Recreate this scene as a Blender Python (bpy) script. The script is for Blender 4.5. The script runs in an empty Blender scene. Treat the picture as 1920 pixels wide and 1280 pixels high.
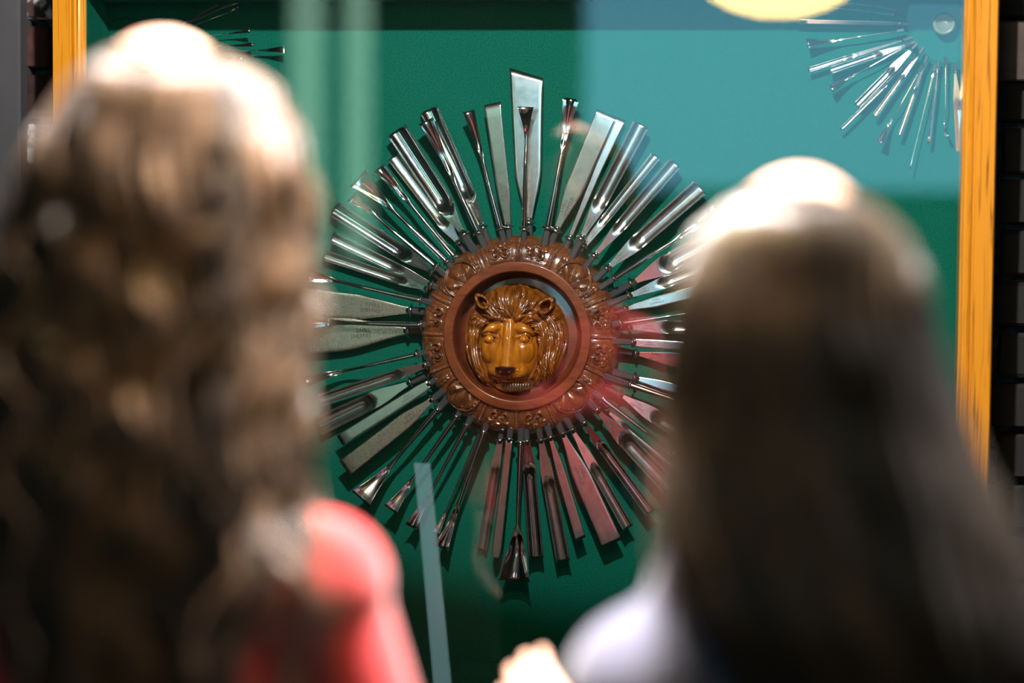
import bpy, bmesh, math, random
import numpy as np
from mathutils import Vector, Matrix, Euler, noise
random.seed(7); rng = np.random.default_rng(7)
C = bpy.context.scene.collection
sc = bpy.context.scene
PI = math.pi

# ------------------------------------------------------------------ camera, world, lights, exposure
CAM = Vector((0.51, -3.6, 1.55))
YAW, PITCH, ROLL = 8.0, 3.8, 0.45
RM = (Matrix.Rotation(math.radians(YAW), 4, 'Z') @ Matrix.Rotation(math.radians(90-PITCH), 4, 'X')
      @ Matrix.Rotation(math.radians(ROLL), 4, 'Z'))
cd = bpy.data.cameras.new('camera'); cam = bpy.data.objects.new('camera', cd); C.objects.link(cam)
cam.matrix_world = Matrix.Translation(CAM) @ RM
cd.lens = 85; cd.sensor_width = 36; cd.clip_start = 0.05
cd.dof.use_dof = True; cd.dof.focus_distance = 3.60; cd.dof.aperture_fstop = 1.35
sc.camera = cam
FPX = 85/36*1920
sc.view_settings.view_transform = 'Standard'; sc.view_settings.look = 'None'
sc.view_settings.gamma = 1; sc.view_settings.use_curve_mapping = False
sc.view_settings.exposure = 0.0
w = bpy.data.worlds.new('world'); sc.world = w; w.use_nodes = True
w.node_tree.nodes['Background'].inputs[0].default_value = (0.5, 0.6, 0.7, 1)
w.node_tree.nodes['Background'].inputs[1].default_value = 0.03

def spot(name, loc, aim, power, deg, radius, col=(1, 1, 1), blend=0.6):
    l = bpy.data.lights.new(name, 'SPOT'); l.energy = power; l.spot_size = math.radians(deg)
    l.spot_blend = blend; l.shadow_soft_size = radius; l.color = col
    o = bpy.data.objects.new(name, l); C.objects.link(o); o.location = loc
    o.rotation_euler = (Vector(aim)-Vector(loc)).to_track_quat('-Z', 'Y').to_euler()
    return o
sc.cycles.sample_clamp_indirect = 50
KEY = (0.20, -1.70, 2.42); CROWN_FILL = (0.36, -1.60, 2.62); FRONT_FILL = (-0.05, -0.62, 2.50)
spot('crown_fill', CROWN_FILL, (0.19, -1.63, 1.0), 520, 70, 0.04, (1.0, 0.95, 0.93), .5)  # added overhead fill that brightens the hair crowns
spot('key_spot', KEY, (0.1, -0.9, 1.05), 235, 165, 0.03, (1.0, 0.97, 0.94), .3)
spot('front_fill', FRONT_FILL, (0.05, -1.6, 1.15), 38, 62, 0.04, (1.0, 0.95, 0.9))  # added fill on the women's fronts, so the red jersey reflects
spot('room_spot', (-1.2, -4.6, 2.45), (-0.6, -6.5, 0.8), 120, 120, 0.06, (1.0, 0.93, 0.85))

def ray(u, v):
    return (RM.to_3x3() @ Vector(((u-960)/FPX, -(v-640)/FPX, -1)))
def at(u, v, Y):
    d = ray(u, v); t = (Y-CAM.y)/d.y
    return CAM + d*t
PX = 3.6/FPX*0.99     # metres to a pixel on the felt

# ------------------------------------------------------------------ materials
def mat(name, col=(.5, .5, .5), rough=.5, metal=0., coat=0., emit=None, estr=0., sheen=0., spec=.5):
    m = bpy.data.materials.new(name); m.use_nodes = True
    b = m.node_tree.nodes['Principled BSDF']
    b.inputs['Base Color'].default_value = (*col, 1); b.inputs['Roughness'].default_value = rough
    b.inputs['Metallic'].default_value = metal; b.inputs['Coat Weight'].default_value = coat
    b.inputs['Coat Roughness'].default_value = .08; b.inputs['Specular IOR Level'].default_value = spec
    b.inputs['Sheen Weight'].default_value = sheen
    if emit: b.inputs['Emission Color'].default_value = (*emit, 1); b.inputs['Emission Strength'].default_value = estr
    return m
def tex(m, kind='noise', scale=(10, 10, 10), cols=((0, 0, 0), (1, 1, 1)), stops=(.35, .65), detail=5, bump=0., bdist=.001, rough=None, dist=0., coord='Object', extra=None):
    nt = m.node_tree; N = nt.nodes; L = nt.links; b = N['Principled BSDF']
    tc = N.new('ShaderNodeTexCoord'); mp = N.new('ShaderNodeMapping'); mp.inputs['Scale'].default_value = scale
    L.new(tc.outputs[coord], mp.inputs[0])
    if kind == 'noise':
        t = N.new('ShaderNodeTexNoise'); t.inputs['Scale'].default_value = 1; t.inputs['Detail'].default_value = detail
        t.inputs['Distortion'].default_value = dist; out = t.outputs['Fac']
    elif kind == 'voronoi':
        t = N.new('ShaderNodeTexVoronoi'); t.inputs['Scale'].default_value = 1; out = t.outputs['Distance']
    L.new(mp.outputs[0], t.inputs['Vector'])
    r = N.new('ShaderNodeValToRGB'); e = r.color_ramp.elements
    e[0].position = stops[0]; e[1].position = stops[1]; e[0].color = (*cols[0], 1); e[1].color = (*cols[1], 1)
    L.new(out, r.inputs[0]); L.new(r.outputs[0], b.inputs['Base Color'])
    if bump:
        bp = N.new('ShaderNodeBump'); bp.inputs['Strength'].default_value = bump; bp.inputs['Distance'].default_value = bdist
        L.new(out, bp.inputs['Height']); L.new(bp.outputs[0], b.inputs['Normal'])
    if rough:
        mr = N.new('ShaderNodeMapRange'); mr.inputs['To Min'].default_value = rough[0]; mr.inputs['To Max'].default_value = rough[1]
        L.new(out, mr.inputs[0]); L.new(mr.outputs[0], b.inputs['Roughness'])
    return m
felt = tex(mat('green_felt', rough=.95, sheen=.0, spec=.08), scale=(420, 420, 420), cols=((.001, .060, .040), (.002, .118, .078)), stops=(.3, .7), bump=.2, bdist=.0006)
oak = tex(mat('honey_oak', rough=.3, coat=.45), scale=(210, 210, 5), cols=((.22, .07, .004), (.60, .235, .012)), stops=(.30, .46), dist=1.2, bump=.12, bdist=.0006)
oak_h = tex(mat('honey_oak_rail', rough=.3, coat=.45), scale=(5, 210, 210), cols=((.22, .07, .005), (.56, .22, .014)), stops=(.33, .50), dist=1.2)
mahog = tex(mat('turned_mahogany', rough=.32, coat=.25), scale=(22, 60, 110), cols=((.07, .014, .003), (.18, .042, .008)), stops=(.3, .7), dist=1.2)
carved = tex(mat('carved_mahogany', rough=.24, coat=1., spec=.8), scale=(26, 60, 40), cols=((.055, .016, .005), (.15, .046, .011)), stops=(.3, .7), dist=1.5, bump=.06, bdist=.0006)
bowlm = tex(mat('dark_recess_wood', rough=.3, coat=.3), scale=(30, 30, 60), cols=((.07, .016, .008), (.13, .03, .012)))
lionw = tex(mat('amber_varnished_wood', rough=.22, coat=.85), scale=(45, 60, 12), cols=((.20, .055, .003), (.44, .15, .006)), stops=(.3, .7), dist=1.8, bump=.05, bdist=.0005)
lionm = tex(mat('brown_varnished_mane', rough=.26, coat=.7), scale=(60, 60, 22), cols=((.075, .02, .003), (.24, .072, .006)), stops=(.3, .7), dist=1.8, bump=.08, bdist=.0006)
nosem = mat('dark_brown_stain', (.016, .007, .004), .25, coat=.5)
toothm = mat('grey_brown_wood', (.07, .035, .015), .3, coat=.5)
chrome = tex(mat('polished_steel', rough=.1, metal=1.), scale=(60, 60, 60), cols=((.66, .66, .68), (.80, .80, .82)), stops=(.2, .8), rough=(.06, .16))
steel = tex(mat('ground_steel', rough=.2, metal=1.), scale=(90, 90, 90), cols=((.62, .60, .57), (.72, .71, .69)), stops=(.25, .7), rough=(.17, .23))
oldst = tex(mat('spotted_old_steel', rough=.3, metal=1.), scale=(380, 380, 380), cols=((.26, .2, .13), (.68, .63, .52)), stops=(.28, .42), rough=(.38, .2), bump=.06, bdist=.0003)
tangm = mat('dark_ferrule_steel', (.028, .031, .033), .45, metal=.0, spec=.25)
inkm = mat('stamped_letters', (.06, .055, .05), .6, metal=.4)
capm = mat('frosted_cap', (.16, .19, .17), .25, coat=.6)
brassm = mat('brass', (.75, .5, .15), .25, metal=1)
blackm = mat('black_lamp_metal', (.02, .02, .022), .45)
mortar = tex(mat('old_mortar', rough=.95), scale=(60, 60, 60), cols=((.02, .017, .016), (.11, .10, .095)), bump=.6, bdist=.004)
brickm = [tex(mat('sooty_brick', rough=.9), scale=(35, 35, 35), cols=((.012, .006, .006), (.04, .014, .012)), bump=.5, bdist=.003),
          tex(mat('red_brown_brick', rough=.9), scale=(35, 35, 35), cols=((.022, .007, .006), (.07, .022, .016)), bump=.5, bdist=.003),
          tex(mat('limewashed_brick', rough=.9), scale=(55, 55, 40), cols=((.04, .02, .018), (.6, .58, .56)), stops=(.42, .62), bump=.6, bdist=.003)]
blackbr = tex(mat('black_painted_brick', rough=.8), scale=(40, 40, 40), cols=((.0015, .0015, .0015), (.005, .0045, .004)), bump=.5, bdist=.002)
greyp = tex(mat('grey_painted_plaster', rough=.75), scale=(8, 8, 3), cols=((.03, .03, .034), (.055, .055, .06)))
wallm = tex(mat('dark_museum_wall', rough=.9), scale=(3, 3, 3), cols=((.10, .09, .08), (.16, .14, .125)))
ceilm = tex(mat('cream_ceiling', rough=.9), scale=(2, 2, 2), cols=((.42, .40, .36), (.5, .47, .42)))
floorm = tex(mat('brown_floorboards', rough=.4, coat=.2), scale=(30, 2, 2), cols=((.06, .03, .015), (.13, .07, .035)))
planks = tex(mat('brown_board', rough=.6), scale=(3, 40, 40), cols=((.022, .011, .005), (.04, .02, .010)))
skin = mat('skin', (.74, .42, .31), .5); skin.node_tree.nodes['Principled BSDF'].inputs['Subsurface Weight'].default_value = .1
skin.node_tree.nodes['Principled BSDF'].inputs['Subsurface Scale'].default_value = .01
eyew = mat('eye_white', (.8, .78, .75), .15); irism = mat('brown_iris', (.08, .04, .02), .1); lipm = mat('lips', (.5, .16, .14), .4)
redm = tex(mat('red_jersey', rough=.85, sheen=.3), scale=(300, 300, 300), cols=((.50, .022, .028), (.66, .04, .045)), bump=.2)
greym = tex(mat('lavender_grey_knit', rough=.85, sheen=.3), scale=(300, 300, 300), cols=((.075, .075, .12), (.125, .125, .185)), bump=.3)
jeans = tex(mat('dark_denim', rough=.8), scale=(200, 200, 200), cols=((.015, .02, .05), (.03, .045, .09)))
shoem = mat('black_leather', (.015, .015, .015), .35)
def hairmat(name, a, b_, sh=.06, sp=.55):
    m = tex(mat(name, rough=.31, spec=sp), scale=(160, 160, 12), cols=(a, b_), stops=(.3, .7))
    m.node_tree.nodes['Principled BSDF'].inputs['Sheen Weight'].default_value = sh
    nt = m.node_tree; b = nt.nodes['Principled BSDF']; src = b.inputs['Base Color'].links[0].from_socket
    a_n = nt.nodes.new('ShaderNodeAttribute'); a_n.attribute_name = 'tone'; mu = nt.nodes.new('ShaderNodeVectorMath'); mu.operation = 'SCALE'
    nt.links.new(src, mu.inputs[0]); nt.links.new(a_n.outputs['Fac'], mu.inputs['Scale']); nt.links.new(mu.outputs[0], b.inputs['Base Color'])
    return m
hairL = hairmat('wavy_brown_hair', (.028, .015, .008), (.100, .055, .029))
hairR = hairmat('straight_dark_brown_hair', (.014, .009, .006), (.050, .031, .019), .04, .45)
shellL = hairmat('wavy_brown_hair_under', (.02, .011, .006), (.05, .028, .016))
def thin_glass(name, tint=(1, 1, 1), extra=0., rough=0., ior=1.5):
    m = bpy.data.materials.new(name); m.use_nodes = True; nt = m.node_tree; nt.nodes.clear()
    o = nt.nodes.new('ShaderNodeOutputMaterial'); mx = nt.nodes.new('ShaderNodeMixShader')
    t = nt.nodes.new('ShaderNodeBsdfTransparent'); g = nt.nodes.new('ShaderNodeBsdfGlossy'); f = nt.nodes.new('ShaderNodeFresnel')
    t.inputs[0].default_value = (*tint, 1); g.inputs['Roughness'].default_value = rough; f.inputs[0].default_value = ior
    nt.links.new(f.outputs[0], mx.inputs[0]); nt.links.new(t.outputs[0], mx.inputs[1]); nt.links.new(g.outputs[0], mx.inputs[2])
    last = mx
    if extra:
        d = nt.nodes.new('ShaderNodeBsdfDiffuse'); d.inputs[0].default_value = (.4, .8, .95, 1)
        m2 = nt.nodes.new('ShaderNodeMixShader'); m2.inputs[0].default_value = extra
        nt.links.new(mx.outputs[0], m2.inputs[1]); nt.links.new(d.outputs[0], m2.inputs[2]); last = m2
    nt.links.new(last.outputs[0], o.inputs[0]); return m
glass = thin_glass('case_glass', (.985, .995, .99))
acryl = thin_glass('clear_acrylic', (.97, .99, .99), .0, .02, 1.22)
streakm = thin_glass('pale_blue_streak', (.92, .98, 1.), .13, .1)  # pale haze in the colour imitates a streak reflected in the glass
def emitm(name, col, s):
    m = bpy.data.materials.new(name); m.use_nodes = True; nt = m.node_tree; nt.nodes.clear()
    o = nt.nodes.new('ShaderNodeOutputMaterial'); e = nt.nodes.new('ShaderNodeEmission')
    e.inputs[0].default_value = (*col, 1); e.inputs[1].default_value = s; nt.links.new(e.outputs[0], o.inputs[0]); return m

# ------------------------------------------------------------------ helpers
def mesh(name, V, F, m=None, parent=None, smooth=False, mats=None):
    me = bpy.data.meshes.new(name); me.from_pydata([tuple(map(float, p)) for p in V], [], [tuple(map(int, f)) for f in F]); me.update()
    o = bpy.data.objects.new(name, me); C.objects.link(o)
    for q in (mats or ([m] if m else [])): me.materials.append(q)
    if parent: o.parent = parent
    if smooth: me.shade_smooth()
    return o
def tag(o, label=None, cat=None, group=None, kind=None):
    for k, v in (('label', label), ('category', cat), ('group', group), ('kind', kind)):
        if v: o[k] = v
    return o
def empty(name, loc, label=None, cat=None, group=None):
    o = bpy.data.objects.new(name, None); C.objects.link(o); o.location = loc; o.empty_display_size = .02
    return tag(o, label, cat, group)
def boxvf(a, b, ch=0.):
    bm = bmesh.new(); bmesh.ops.create_cube(bm, size=1)
    s = [b[i]-a[i] for i in range(3)]; c = [(b[i]+a[i])/2 for i in range(3)]
    for v in bm.verts: v.co = Vector([v.co[i]*s[i]+c[i] for i in range(3)])
    if ch: bmesh.ops.bevel(bm, geom=bm.edges[:], offset=ch, segments=1, affect='EDGES')
    V = [v.co.copy() for v in bm.verts]; bm.verts.index_update(); F = [[v.index for v in f.verts] for f in bm.faces]; bm.free()
    return V, F
def box(name, a, b, m, parent=None, ch=0.):
    V, F = boxvf(a, b, ch); return mesh(name, V, F, m, parent)
def struct(o): o['kind'] = 'structure'; return o
def gridfaces(n, k, wrap=False, off=0):          # n rows, k columns
    F = []
    kk = k if wrap else k-1
    for i in range(n-1):
        for j in range(kk):
            a = i*k+j; b = i*k+(j+1) % k
            F.append((off+a, off+b, off+b+k, off+a+k))
    return F
def lathe_vf(prof, axis_o, axis_d, n=32):       # prof: (radius, height along axis)
    d = Vector(axis_d).normalized(); x = d.orthogonal().normalized(); y = d.cross(x); o = Vector(axis_o)
    V = []; k = n
    for r, h in prof:
        for j in range(n):
            a = 2*PI*j/n; V.append(o+d*h+(x*math.cos(a)+y*math.sin(a))*r)
    F = gridfaces(len(prof), n, True)
    F.append(tuple(range(n))[::-1]); F.append(tuple((len(prof)-1)*n+j for j in range(n)))
    return V, F

# ------------------------------------------------------------------ the room (setting)
X0, X1, YB, YF, H = -3.2, 3.4, .04, -7.4, 2.85
struct(box('floor', (X0, YF-.2, -.1), (X1, YB+.2, 0), floorm))
struct(box('ceiling', (X0, YF-.2, H), (X1, YB+.2, H+.1), ceilm))
wb = struct(box('wall_back', (X0, YB+.012, 0), (X1, YB+.15, H), mortar))
struct(box('wall_left', (X0-.1, YF, 0), (X0, YB, H), wallm)); struct(box('wall_right', (X1, YF, 0), (X1+.1, YB, H), wallm))
# far wall with two window openings
WIN = [(-.69, 1.02, 1.52, 2.62), (-2.04, -1.65, 1.2, 2.55)]
V = []; F = []
def addbox(V, F, a, b, ch=0.):
    v, f = boxvf(a, b, ch); o = len(V); V += v; F += [[i+o for i in q] for q in f]
for a, b in [((X0, YF-.1, 0), (X1, YF, .98)), ((X0, YF-.1, 2.62), (X1, YF, H)), ((X0, YF-.1, .98), (-2.06, YF, 2.62)),
             ((-1.63, YF-.1, .98), (-.71, YF, 2.62)), ((1.04, YF-.1, .98), (X1, YF, 2.62)), ((-.71, YF-.1, .98), (1.04, YF, 1.50)), ((-2.06, YF-.1, 2.57), (-1.63, YF, 2.62)), ((-2.06, YF-.1, .98), (-1.63, YF, 1.18))]:
    addbox(V, F, a, b)
struct(mesh('wall_front', V, F, wallm))
skyblue = emitm('daylight_blue', (.25, .75, 1.), 4.1); skygreen = emitm('daylight_green', (.56, 1., .74), 3.8)
for i, (a, b, c, d) in enumerate(WIN):
    V = []; F = []
    t = .04
    for p, q in [((a-t, c-t), (a, d+t)), ((b, c-t), (b+t, d+t)), ((a, d), (b, d+t)), ((a, c-t), (b, c))]:
        addbox(V, F, (p[0], YF-.09, p[1]), (q[0], YF+.03, q[1]))
    mid = [(a+b)/2-.015] if i == 0 else [-1.78]
    if i == 1: addbox(V, F, (-1.87, YF-.08, c), (-1.79, YF+.02, d))
    wo = struct(mesh('window_%d' % (i+1), V, F, blackm))
    mesh('window_pane', *boxvf((a, YF-.075, c), (b, YF-.065, d)), skyblue if i == 0 else skygreen, wo)

# the bricks beside the case
brick_meshes = []
for k in range(6):
    V, F = boxvf((-.107, -.026, -.032), (.107, .012, .032), .004)
    r = random.Random(k)
    V = [Vector(v)+Vector((r.uniform(-.002, .002), r.uniform(-.0025, .0025), r.uniform(-.002, .002))) for v in V]
    me = bpy.data.meshes.new('brick'); me.from_pydata([tuple(v) for v in V], [], F); brick_meshes.append(me)
vari = {}
for kk in range(6):
    for mi, mm in enumerate(brickm+[blackbr]):
        me = brick_meshes[kk].copy(); me.materials.append(mm); vari[(kk, mi)] = me
z = .775; row = 0
while z < 2.2:
    off = .1125 if row % 2 else 0
    for side in (-1, 1):
        for k in range(4):
            x = side*(.70+.225*k)+off+(.02 if side > 0 else -.02)
            if abs(x) > 1.5 or abs(x) < .6: continue
            if side > 0: mi = 3
            else: mi = [1, 0, 2, 1, 2][(row*3+k) % 5]
            o = bpy.data.objects.new('brick', vari[(random.randrange(6), mi)]); C.objects.link(o)
            o.location = (x, YB+random.uniform(-.003, .003), z); o.parent = wb
    z += .075; row += 1

# grey pilaster at the far left and brown board at the far right
pl = at(38, 300, -.02).x
tag(box('pilaster', (pl-.32, -.02, 0), (pl, YB+.01, H), greyp, ch=.004), 'smooth grey painted pilaster at the edge of the brick wall', 'pillar')
struct(bpy.data.objects['pilaster']); bpy.data.objects['pilaster'].name = 'trim_1'
a_ = at(1879, 42, -.0); b_ = at(1919, 152, -.0)
tag(box('wooden_board', (a_.x-.01, -.02, b_.z), (a_.x+.55, .012, a_.z), planks, ch=.002), 'plain brown wooden board fixed on the black wall beside the case', 'board')

# ------------------------------------------------------------------ the display case
DEP = .115; YG = -DEP           # the glass
x_lo = at(93.5, 150, YG-.02).x; x_li = at(152, 150, YG-.02).x
x_ri = at(1811, 300, YG-.02).x; x_ro = at(1869, 300, YG-.02).x
z_sh = at(1000, 57, 0).z; z_top = z_sh+(KEY[2]-z_sh)*DEP/1.70; z_bot = at(900, 1285, YG-.02).z-.012
fw = x_li-x_lo; z_board_bot = at(960, 1244, 0).z
case = empty('display_case', ((x_lo+x_ro)/2, 0, z_bot), 'wall display case with honey oak frame, glass front and green felt lining', 'display case')
def P(o):                         # parent keeping world place
    o.parent = case; o.matrix_parent_inverse = Matrix.Translation(-Vector(case.location)); return o
bd = P(box('felt_backboard', (x_li-.01, 0, z_board_bot), (x_ri+.01, .012, z_top+.02), felt))
P(box('felt_side', (x_li-.006, YG+.006, z_bot), (x_li+.001, 0, z_top), felt)); P(box('felt_side', (x_ri-.001, YG+.006, z_bot), (x_ri+.006, 0, z_top), felt))
P(mesh('felt_floor', *boxvf((x_li, YG+.006, z_board_bot-.01), (x_ri, .0, z_board_bot)), felt))
P(box('felt_top', (x_li+.001, YG+.006, z_top-.001), (x_ri-.001, 0, z_top+.01), felt))
# moulded oak members: profile across the width (0 outer .. 1 inner), y towards the room
prof = [(0, .10), (0, -.004), (.02, -.010), (.06, -.014), (.60, -.016), (.64, -.013), (.66, -.013), (.70, -.017), (.78, -.0185), (.83, -.016), (.85, -.010), (.90, -.009), (.94, -.004), (1., .0), (1., .10)]
def member(name, p, q, n_in, m):
    p = Vector(p); q = Vector(q); n = Vector(n_in); d = (q-p).normalized(); V = []
    for end, base in ((0, p), (1, q)):
        for s, y in prof:
            V.append(base + n*(s*fw) + d*((s*fw) if end == 0 else -(s*fw)) + Vector((0, y+YG, 0)))
    k = len(prof); F = [(i, (i+1) % k, (i+1) % k+k, i+k) for i in range(k)]
    F += [tuple(range(k))[::-1], tuple(range(k, 2*k))]
    return P(mesh(name, V, F, m))
zt, zb = z_top+fw, z_bot-fw
member('frame_stile', (x_lo, 0, zb), (x_lo, 0, zt), (1, 0, 0), oak); member('frame_stile', (x_ro, 0, zb), (x_ro, 0, zt), (-1, 0, 0), oak)
member('frame_rail', (x_lo, 0, zt), (x_ro, 0, zt), (0, 0, -1), oak_h); member('frame_rail', (x_lo, 0, zb), (x_ro, 0, zb), (0, 0, 1), oak_h)
P(box('glass_pane', (x_li-.006, YG+.001, z_bot-.006), (x_ri+.006, YG+.005, z_top+.006), glass))

# ------------------------------------------------------------------ carving tools
def loft(name, st, nx, m, parent, skewtip=0., cap=True, mats=None):
    """st: rows of (y, half width, front z list, back z list) with cosine spacing across"""
    V = []; n = nx
    for (y, h, zf, zb_, dx) in st:
        xs = [h*math.cos(PI*j/(n-1)) for j in range(n)]
        for j in range(n): V.append((xs[j]+dx, y+skewtip*xs[j]*max(0, min(1, (y-st[-1][0]*.75)/(st[-1][0]*.25))), zf[j]))
        for j in range(n-2, 0, -1): V.append((xs[j]+dx, y+skewtip*xs[j]*max(0, min(1, (y-st[-1][0]*.75)/(st[-1][0]*.25))), zb_[j]))
    k = 2*n-2; F = gridfaces(len(st), k, True)
    F = [f[::-1] for f in F]
    F.append(tuple(range(k))); F.append(tuple(range((len(st)-1)*k, len(st)*k))[::-1])
    return mesh(name, V, F, m, parent, True)
def sstep(a, b, x):
    t = max(0., min(1., (x-a)/(b-a) if b != a else 0)); return t*t*(3-2*t)
def blade_flat(L, wn, ws, wt, sh, parent, m, skew=0., t=.0016, point=0.):
    st = []; n = 13; N = 26
    for i in range(N+1):
        s = i/N; y = s*L
        h = (wn+(ws-wn)*sstep(-.15*sh, sh*1.05, s) if s < sh else ws+(wt-ws)*(s-sh)/(1-sh))/2
        if point and s > 1-point: h *= math.sqrt(max(0.0, 1-((s-(1-point))/point)**2))*.97+.03
        th = t*(1.5-.9*s) if s < .93 else t*.6*(1-(s-.93)/.07*.8)
        zf = [th*min(1, abs(math.sin(PI*j/(n-1)))*3.2) for j in range(n)]
        zb_ = [-z for z in zf]
        st.append((y, max(h, .0003), zf, zb_, 0.))
    return loft('blade', st, n, m, parent, skew)
def blade_gouge(L, wn, ws, wt, sh, parent, m, deep=.34, u0=None, t=.0012):
    """wedge shaped root, then a channel hollowed on the front"""
    n = 17; N = 46; st = []
    u0 = u0 if u0 is not None else sh*1.0
    for i in range(N+1):
        s = i/N; y = s*L
        h = (wn+(ws-wn)*sstep(0, sh*1.1, s) if s < sh else ws+(wt-ws)*(s-sh)/(1-sh))/2
        D = 2*h*deep; zf = []; zb_ = []
        k = sstep(u0*.35, u0+.12, s)
        for j in range(n):
            q = math.cos(PI*j/(n-1)); arc = 1-q*q
            arc = math.sqrt(max(0, 1-(q*.97)**2)) if deep > .3 else arc
            floor = D*arc*1.0
            ramp = D*1.05*(1-sstep(u0-.02, u0+.13, s))
            f = min(0., -floor+ramp)
            zf.append(f); zb_.append(min(f-t*(.25 if s > .97 else 1.), -(D*k+.0008)*arc-t) if 0 < j < n-1 else f-.0004)
        st.append((y, max(h, .0004), zf, zb_, 0.))
    return loft('blade', st, n, m, parent)
def blade_spoon(L, r, wt, neck, parent, m, curve=.25, bend=.004, t=.0009, bendpos=None, flare=1.6):
    """round shank that flares into a thin curved fishtail"""
    n = 13; N = 44; st = []
    for i in range(N+1):
        s = i/N; y = s*L
        g = 0 if s < neck else ((s-neck)/(1-neck))
        taper = r*(1.25-.45*sstep(0, neck, s))
        h = taper+(wt/2-taper)*(g**flare if g < .85 else .85**flare+(1-.85**flare)*(g-.85)/.15)
        th = taper*(1-sstep(0, .45, g))+t*sstep(0, .45, g)
        if s > .97: th *= .5
        c = curve*wt*sstep(.0, .6, g)
        bp = bendpos if bendpos is not None else neck
        bz = bend*math.sin(PI*max(0, min(1, (s-bp*.75)/(1-bp*.75))))*-1 + bend*1.5*sstep(bp, 1, s)
        zf = []; zb_ = []
        for j in range(n):
            q = math.cos(PI*j/(n-1)); sn = math.sin(PI*j/(n-1))
            base = -c*(1-q*q)+bz
            zf.append(base+th*sn); zb_.append(base-th*sn)
        st.append((y, max(h, .0003), zf, zb_, 0.))
    return loft('blade', st, n, m, parent)
# the maker's stamp, as thin raised letters
def textmesh(body, size):
    cu = bpy.data.curves.new('stamp', 'FONT'); cu.body = body; cu.size = size; cu.align_x = 'CENTER'; cu.align_y = 'CENTER'
    cu.extrude = .00005; cu.resolution_u = 1
    o = bpy.data.objects.new('stamp', cu); C.objects.link(o); dg = bpy.context.evaluated_depsgraph_get()
    me = bpy.data.meshes.new_from_object(o.evaluated_get(dg)); bpy.data.objects.remove(o); me.materials.clear(); me.materials.append(inkm); return me
stamp_me = textmesh('S.HILL\nSHEFFIELD', .0062)
MED = at(973.5, 628, -.03)            # medallion centre
def tool(kind, c, t, wpx, label, Yc=-.030, Yt=-.034, big=1., tilt=0., m=None, name=None, group='carving tools fanned around the lion medallion',
         neckpx=7, shpx=None, sh=.3, skew=0., deep=.34, u0=None, neck=.6, r=2.6, curve=.25, bend=.004, stamp=None, tang=46, point=0., flare=1.6, col=1.):
    base = at(c[0], c[1], Yc); tip = at(t[0], t[1], Yt)
    d = (tip-base); L = d.length; d.normalize()
    view = Vector((0, -1, 0)); nrm = (view-d*view.dot(d)).normalized(); nrm = (Matrix.Rotation(math.radians(tilt), 3, d) @ nrm)
    x = d.cross(nrm).normalized()
    M = Matrix(((x.x, d.x, nrm.x, base.x), (x.y, d.y, nrm.y, base.y), (x.z, d.z, nrm.z, base.z), (0, 0, 0, 1)))
    nm = name or {'flat': 'flat_chisel', 'gouge': 'gouge', 'spoon': 'fishtail_gouge'}[kind]
    e = empty(nm, base, label, 'chisel', group); e.matrix_world = M
    W = wpx*PX; mm = m or (chrome if kind == 'spoon' else steel)
    if kind == 'flat':
        blade_flat(L, neckpx*PX, (shpx or wpx*.9)*PX, W, sh, e, mm, skew, point=point)
    elif kind == 'gouge':
        blade_gouge(L, neckpx*PX, (shpx or wpx*.85)*PX, W, sh, e, mm, deep, u0)
    else:
        blade_spoon(L, r*PX*(1.15 if big > .8 else 1.), W, neck, e, mm, curve, bend, flare=flare)
    # bolster ring and tang
    rr = (8.2 if big > .8 else 7)*PX*big*col
    V, F = lathe_vf([(rr*.42, .0062*big), (rr*.60, .0045*big), (rr*.58, .0030*big), (rr*1.05, .0016*big), (rr*1.28, .0004), (rr*1.2, -.0010*big), (rr*.7, -.0022*big)], (0, 0, 0), (0, 1, 0), 20)
    mesh('bolster', V, F, chrome, e, True)
    if tang and big > .8: tang = max(6, math.hypot(c[0]-977, c[1]-629)-172)
    if tang:
        tw = 6.2*PX*big; tl = tang*PX
        bm = bmesh.new(); V = []
        for y, k in ((-tl, 1.05), (-.0025, .85)):
            for sx, sz in ((-1, -.6), (-.6, -1), (.6, -1), (1, -.6), (1, .6), (.6, 1), (-.6, 1), (-1, .6)): V.append((sx*tw*k, y, sz*tw*k*.8))
        bm.free()
        F = [(i, (i+1) % 8, (i+1) % 8+8, i+8) for i in range(8)]+[tuple(range(8))[::-1], tuple(range(8, 16))]
        mesh('tang', V, F, tangm, e)
    if stamp:
        so = bpy.data.objects.new('maker_stamp', stamp_me); C.objects.link(so); so.parent = e
        flip = t[0] < c[0]-12; s = abs(stamp); k = min(wpx*PX*(.52 if kind == 'flat' else .42)/.013, 1.4)
        zz = .0016*(1.5-.9*s)+.00005 if kind == 'flat' else .0001
        so.location = (0, s*L, zz); so.rotation_euler = (0, 0, PI/2*(-1 if flip else 1)); so.scale = (k, k, 1)
        so['label'] = 'stamped maker name'
    return e
FR, BK = -.038, -.019      # front and rear layer
T = []
def t_(kind, c, t, w_, label, **k):
    k.setdefault('tilt', random.uniform(-3, 3)); tool(kind, c, t, w_, label, **k)
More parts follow.
